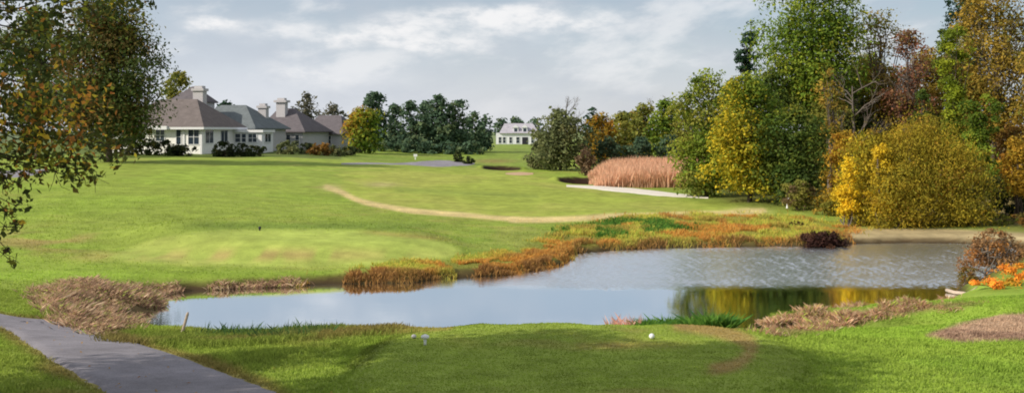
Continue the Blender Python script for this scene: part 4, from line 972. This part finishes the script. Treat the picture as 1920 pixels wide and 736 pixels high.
w = bpy.data.worlds.new('World'); scene.world = w; w.use_nodes = True; nt = w.node_tree
bg = nt.nodes['Background']
sky = nd(nt, 'ShaderNodeTexSky', sky_type='NISHITA'); sky.sun_disc = False; sky.sun_elevation = EL
sky.sun_rotation = math.atan2(sv[0], sv[1]); sky.air_density = 1.0; sky.dust_density = 1.5; sky.ozone_density = 1.0
def mth(op, a, b=None, c=None):
    n = nd(nt, 'ShaderNodeMath', operation=op)
    for i, v in enumerate((a, b, c)):
        if v is None: continue
        if isinstance(v, (int, float)): n.inputs[i].default_value = v
        else: nt.links.new(v, n.inputs[i])
    return n.outputs[0]
def mixc(f, a, b):
    n = nd(nt, 'ShaderNodeMix', data_type='RGBA')
    for s, v in ((0, f), (6, a), (7, b)):
        if isinstance(v, (int, float)): n.inputs[s].default_value = v
        elif isinstance(v, tuple): n.inputs[s].default_value = (*v, 1)
        else: nt.links.new(v, n.inputs[s])
    return n.outputs[2]
tc = nd(nt, 'ShaderNodeTexCoord'); sp = nd(nt, 'ShaderNodeSeparateXYZ'); nt.links.new(tc.outputs['Generated'], sp.inputs[0])
az = mth('ARCTAN2', sp.outputs['X'], sp.outputs['Y']); el = mth('ARCSINE', sp.outputs['Z'])
cb = nd(nt, 'ShaderNodeCombineXYZ'); nt.links.new(az, cb.inputs[0]); nt.links.new(mth('MULTIPLY', el, 2.4), cb.inputs[1])
nA = noise_node(nt, 9, 6, .6, cb.outputs[0]); nB = noise_node(nt, 26, 6, .62, cb.outputs[0]); nC = noise_node(nt, 3.2, 4, .55, cb.outputs[0])
sc_ = nd(nt, 'ShaderNodeSeparateColor'); nt.links.new(nA.outputs['Color'], sc_.inputs[0])
azd = mth('ADD', az, mth('MULTIPLY', mth('SUBTRACT', sc_.outputs[0], .5), .08)); eld = mth('ADD', el, mth('MULTIPLY', mth('SUBTRACT', sc_.outputs[1], .5), .035))
blobs = [(402,38,46,15,1.1),(525,56,80,22,.65),(650,74,60,20,.8),(730,58,70,26,.85),(800,30,70,24,.5),(790,88,60,18,.6),(905,40,80,28,.7),(1010,26,120,28,.7),(880,82,90,20,.55),(1130,48,150,26,.5),(560,138,70,20,.55),(670,150,110,16,.4),(1180,105,140,26,.35),(1330,110,90,30,.3)]
tot = None
for px, py, sx, sy, amp in blobs:
    s = (px - CX) / F; a0 = math.atan(s); e0 = math.atan((HY - py) / F / math.sqrt(1 + s * s))
    u = mth('MULTIPLY', mth('SUBTRACT', azd, a0), F / sx); v = mth('MULTIPLY', mth('SUBTRACT', eld, e0), F / sy)
    g = mth('MULTIPLY', mth('EXPONENT', mth('MULTIPLY', mth('ADD', mth('MULTIPLY', u, u), mth('MULTIPLY', v, v)), -1.0)), amp)
    tot = g if tot is None else mth('ADD', tot, g)
def mrw(src, a, b, c, d):
    n = nd(nt, 'ShaderNodeMapRange', interpolation_type='SMOOTHSTEP')
    for i, v in enumerate((a, b, c, d)): n.inputs[i + 1].default_value = v
    nt.links.new(src, n.inputs[0]); return n.outputs[0]
cl = mth('MULTIPLY', tot, mrw(nB.outputs['Fac'], .28, .7, .45, 1.25)); cl = mrw(cl, .0, 1.1, 0, 1)
skc = nd(nt, 'ShaderNodeVectorMath', operation='SCALE'); nt.links.new(sky.outputs[0], skc.inputs[0]); skc.inputs['Scale'].default_value = 1.0
# thin haze over the blue: thickest low down and to the left, thinner to the upper right
hz_f = mth('ADD', mth('MULTIPLY', mrw(el, .02, .16, 1.0, .0), .35), mth('MULTIPLY', mrw(nC.outputs['Fac'], .3, .7, 0, 1), .12))
hz_f = mth('ADD', hz_f, mrw(az, -.35, .5, .48, .28))
hz_f = mth('MINIMUM', hz_f, .93)
K = 10.0  # cloud radiance, brought down again by the background strength of 0.1
haze = mixc(mrw(el, .0, .13, 0, 1), tuple(lin((229,232,239)) * K), tuple(lin((200,212,227)) * K))
base = mixc(hz_f, skc.outputs[0], haze)
greyc = mixc(mrw(nA.outputs['Fac'], .42, .68, 0, .45), base, tuple(lin((194,201,212)) * K))
greyc = mixc(mrw(el, .2, .6, 0, .9), greyc, tuple(np.array(lin((236,240,246))) * K * .64))   # unseen overhead sky, pale tone added to set the ambient fill
cb2 = nd(nt, 'ShaderNodeCombineXYZ'); nt.links.new(mth('ADD', az, mth('MULTIPLY', el, -.8)), cb2.inputs[0]); nt.links.new(mth('MULTIPLY', el, 2.1), cb2.inputs[1]); cb2.inputs[2].default_value = 3.7
nD = noise_node(nt, 7.5, 7, .58, cb2.outputs[0])
fld = mth('MULTIPLY', mrw(nD.outputs['Fac'], .47, .66, 0, 1), mth('MULTIPLY', mrw(el, .02, .07, .25, .62), mrw(az, .1, .5, 1, .75)))
cl = mth('MAXIMUM', cl, fld)
fin = mixc(mth('MULTIPLY', cl, .9), greyc, tuple(lin((250,249,249)) * K))
nt.links.new(fin, bg.inputs['Color']); bg.inputs['Strength'].default_value = .1

scene.render.engine = 'CYCLES'
scene.view_settings.view_transform = 'Standard'; scene.view_settings.look = 'None'; scene.view_settings.exposure = 0; scene.view_settings.gamma = 1
scene.cycles.max_bounces = 6; scene.cycles.diffuse_bounces = 3; scene.cycles.transparent_max_bounces = 8
scene.cycles.use_denoising = True; scene.cycles.filter_width = 1.9
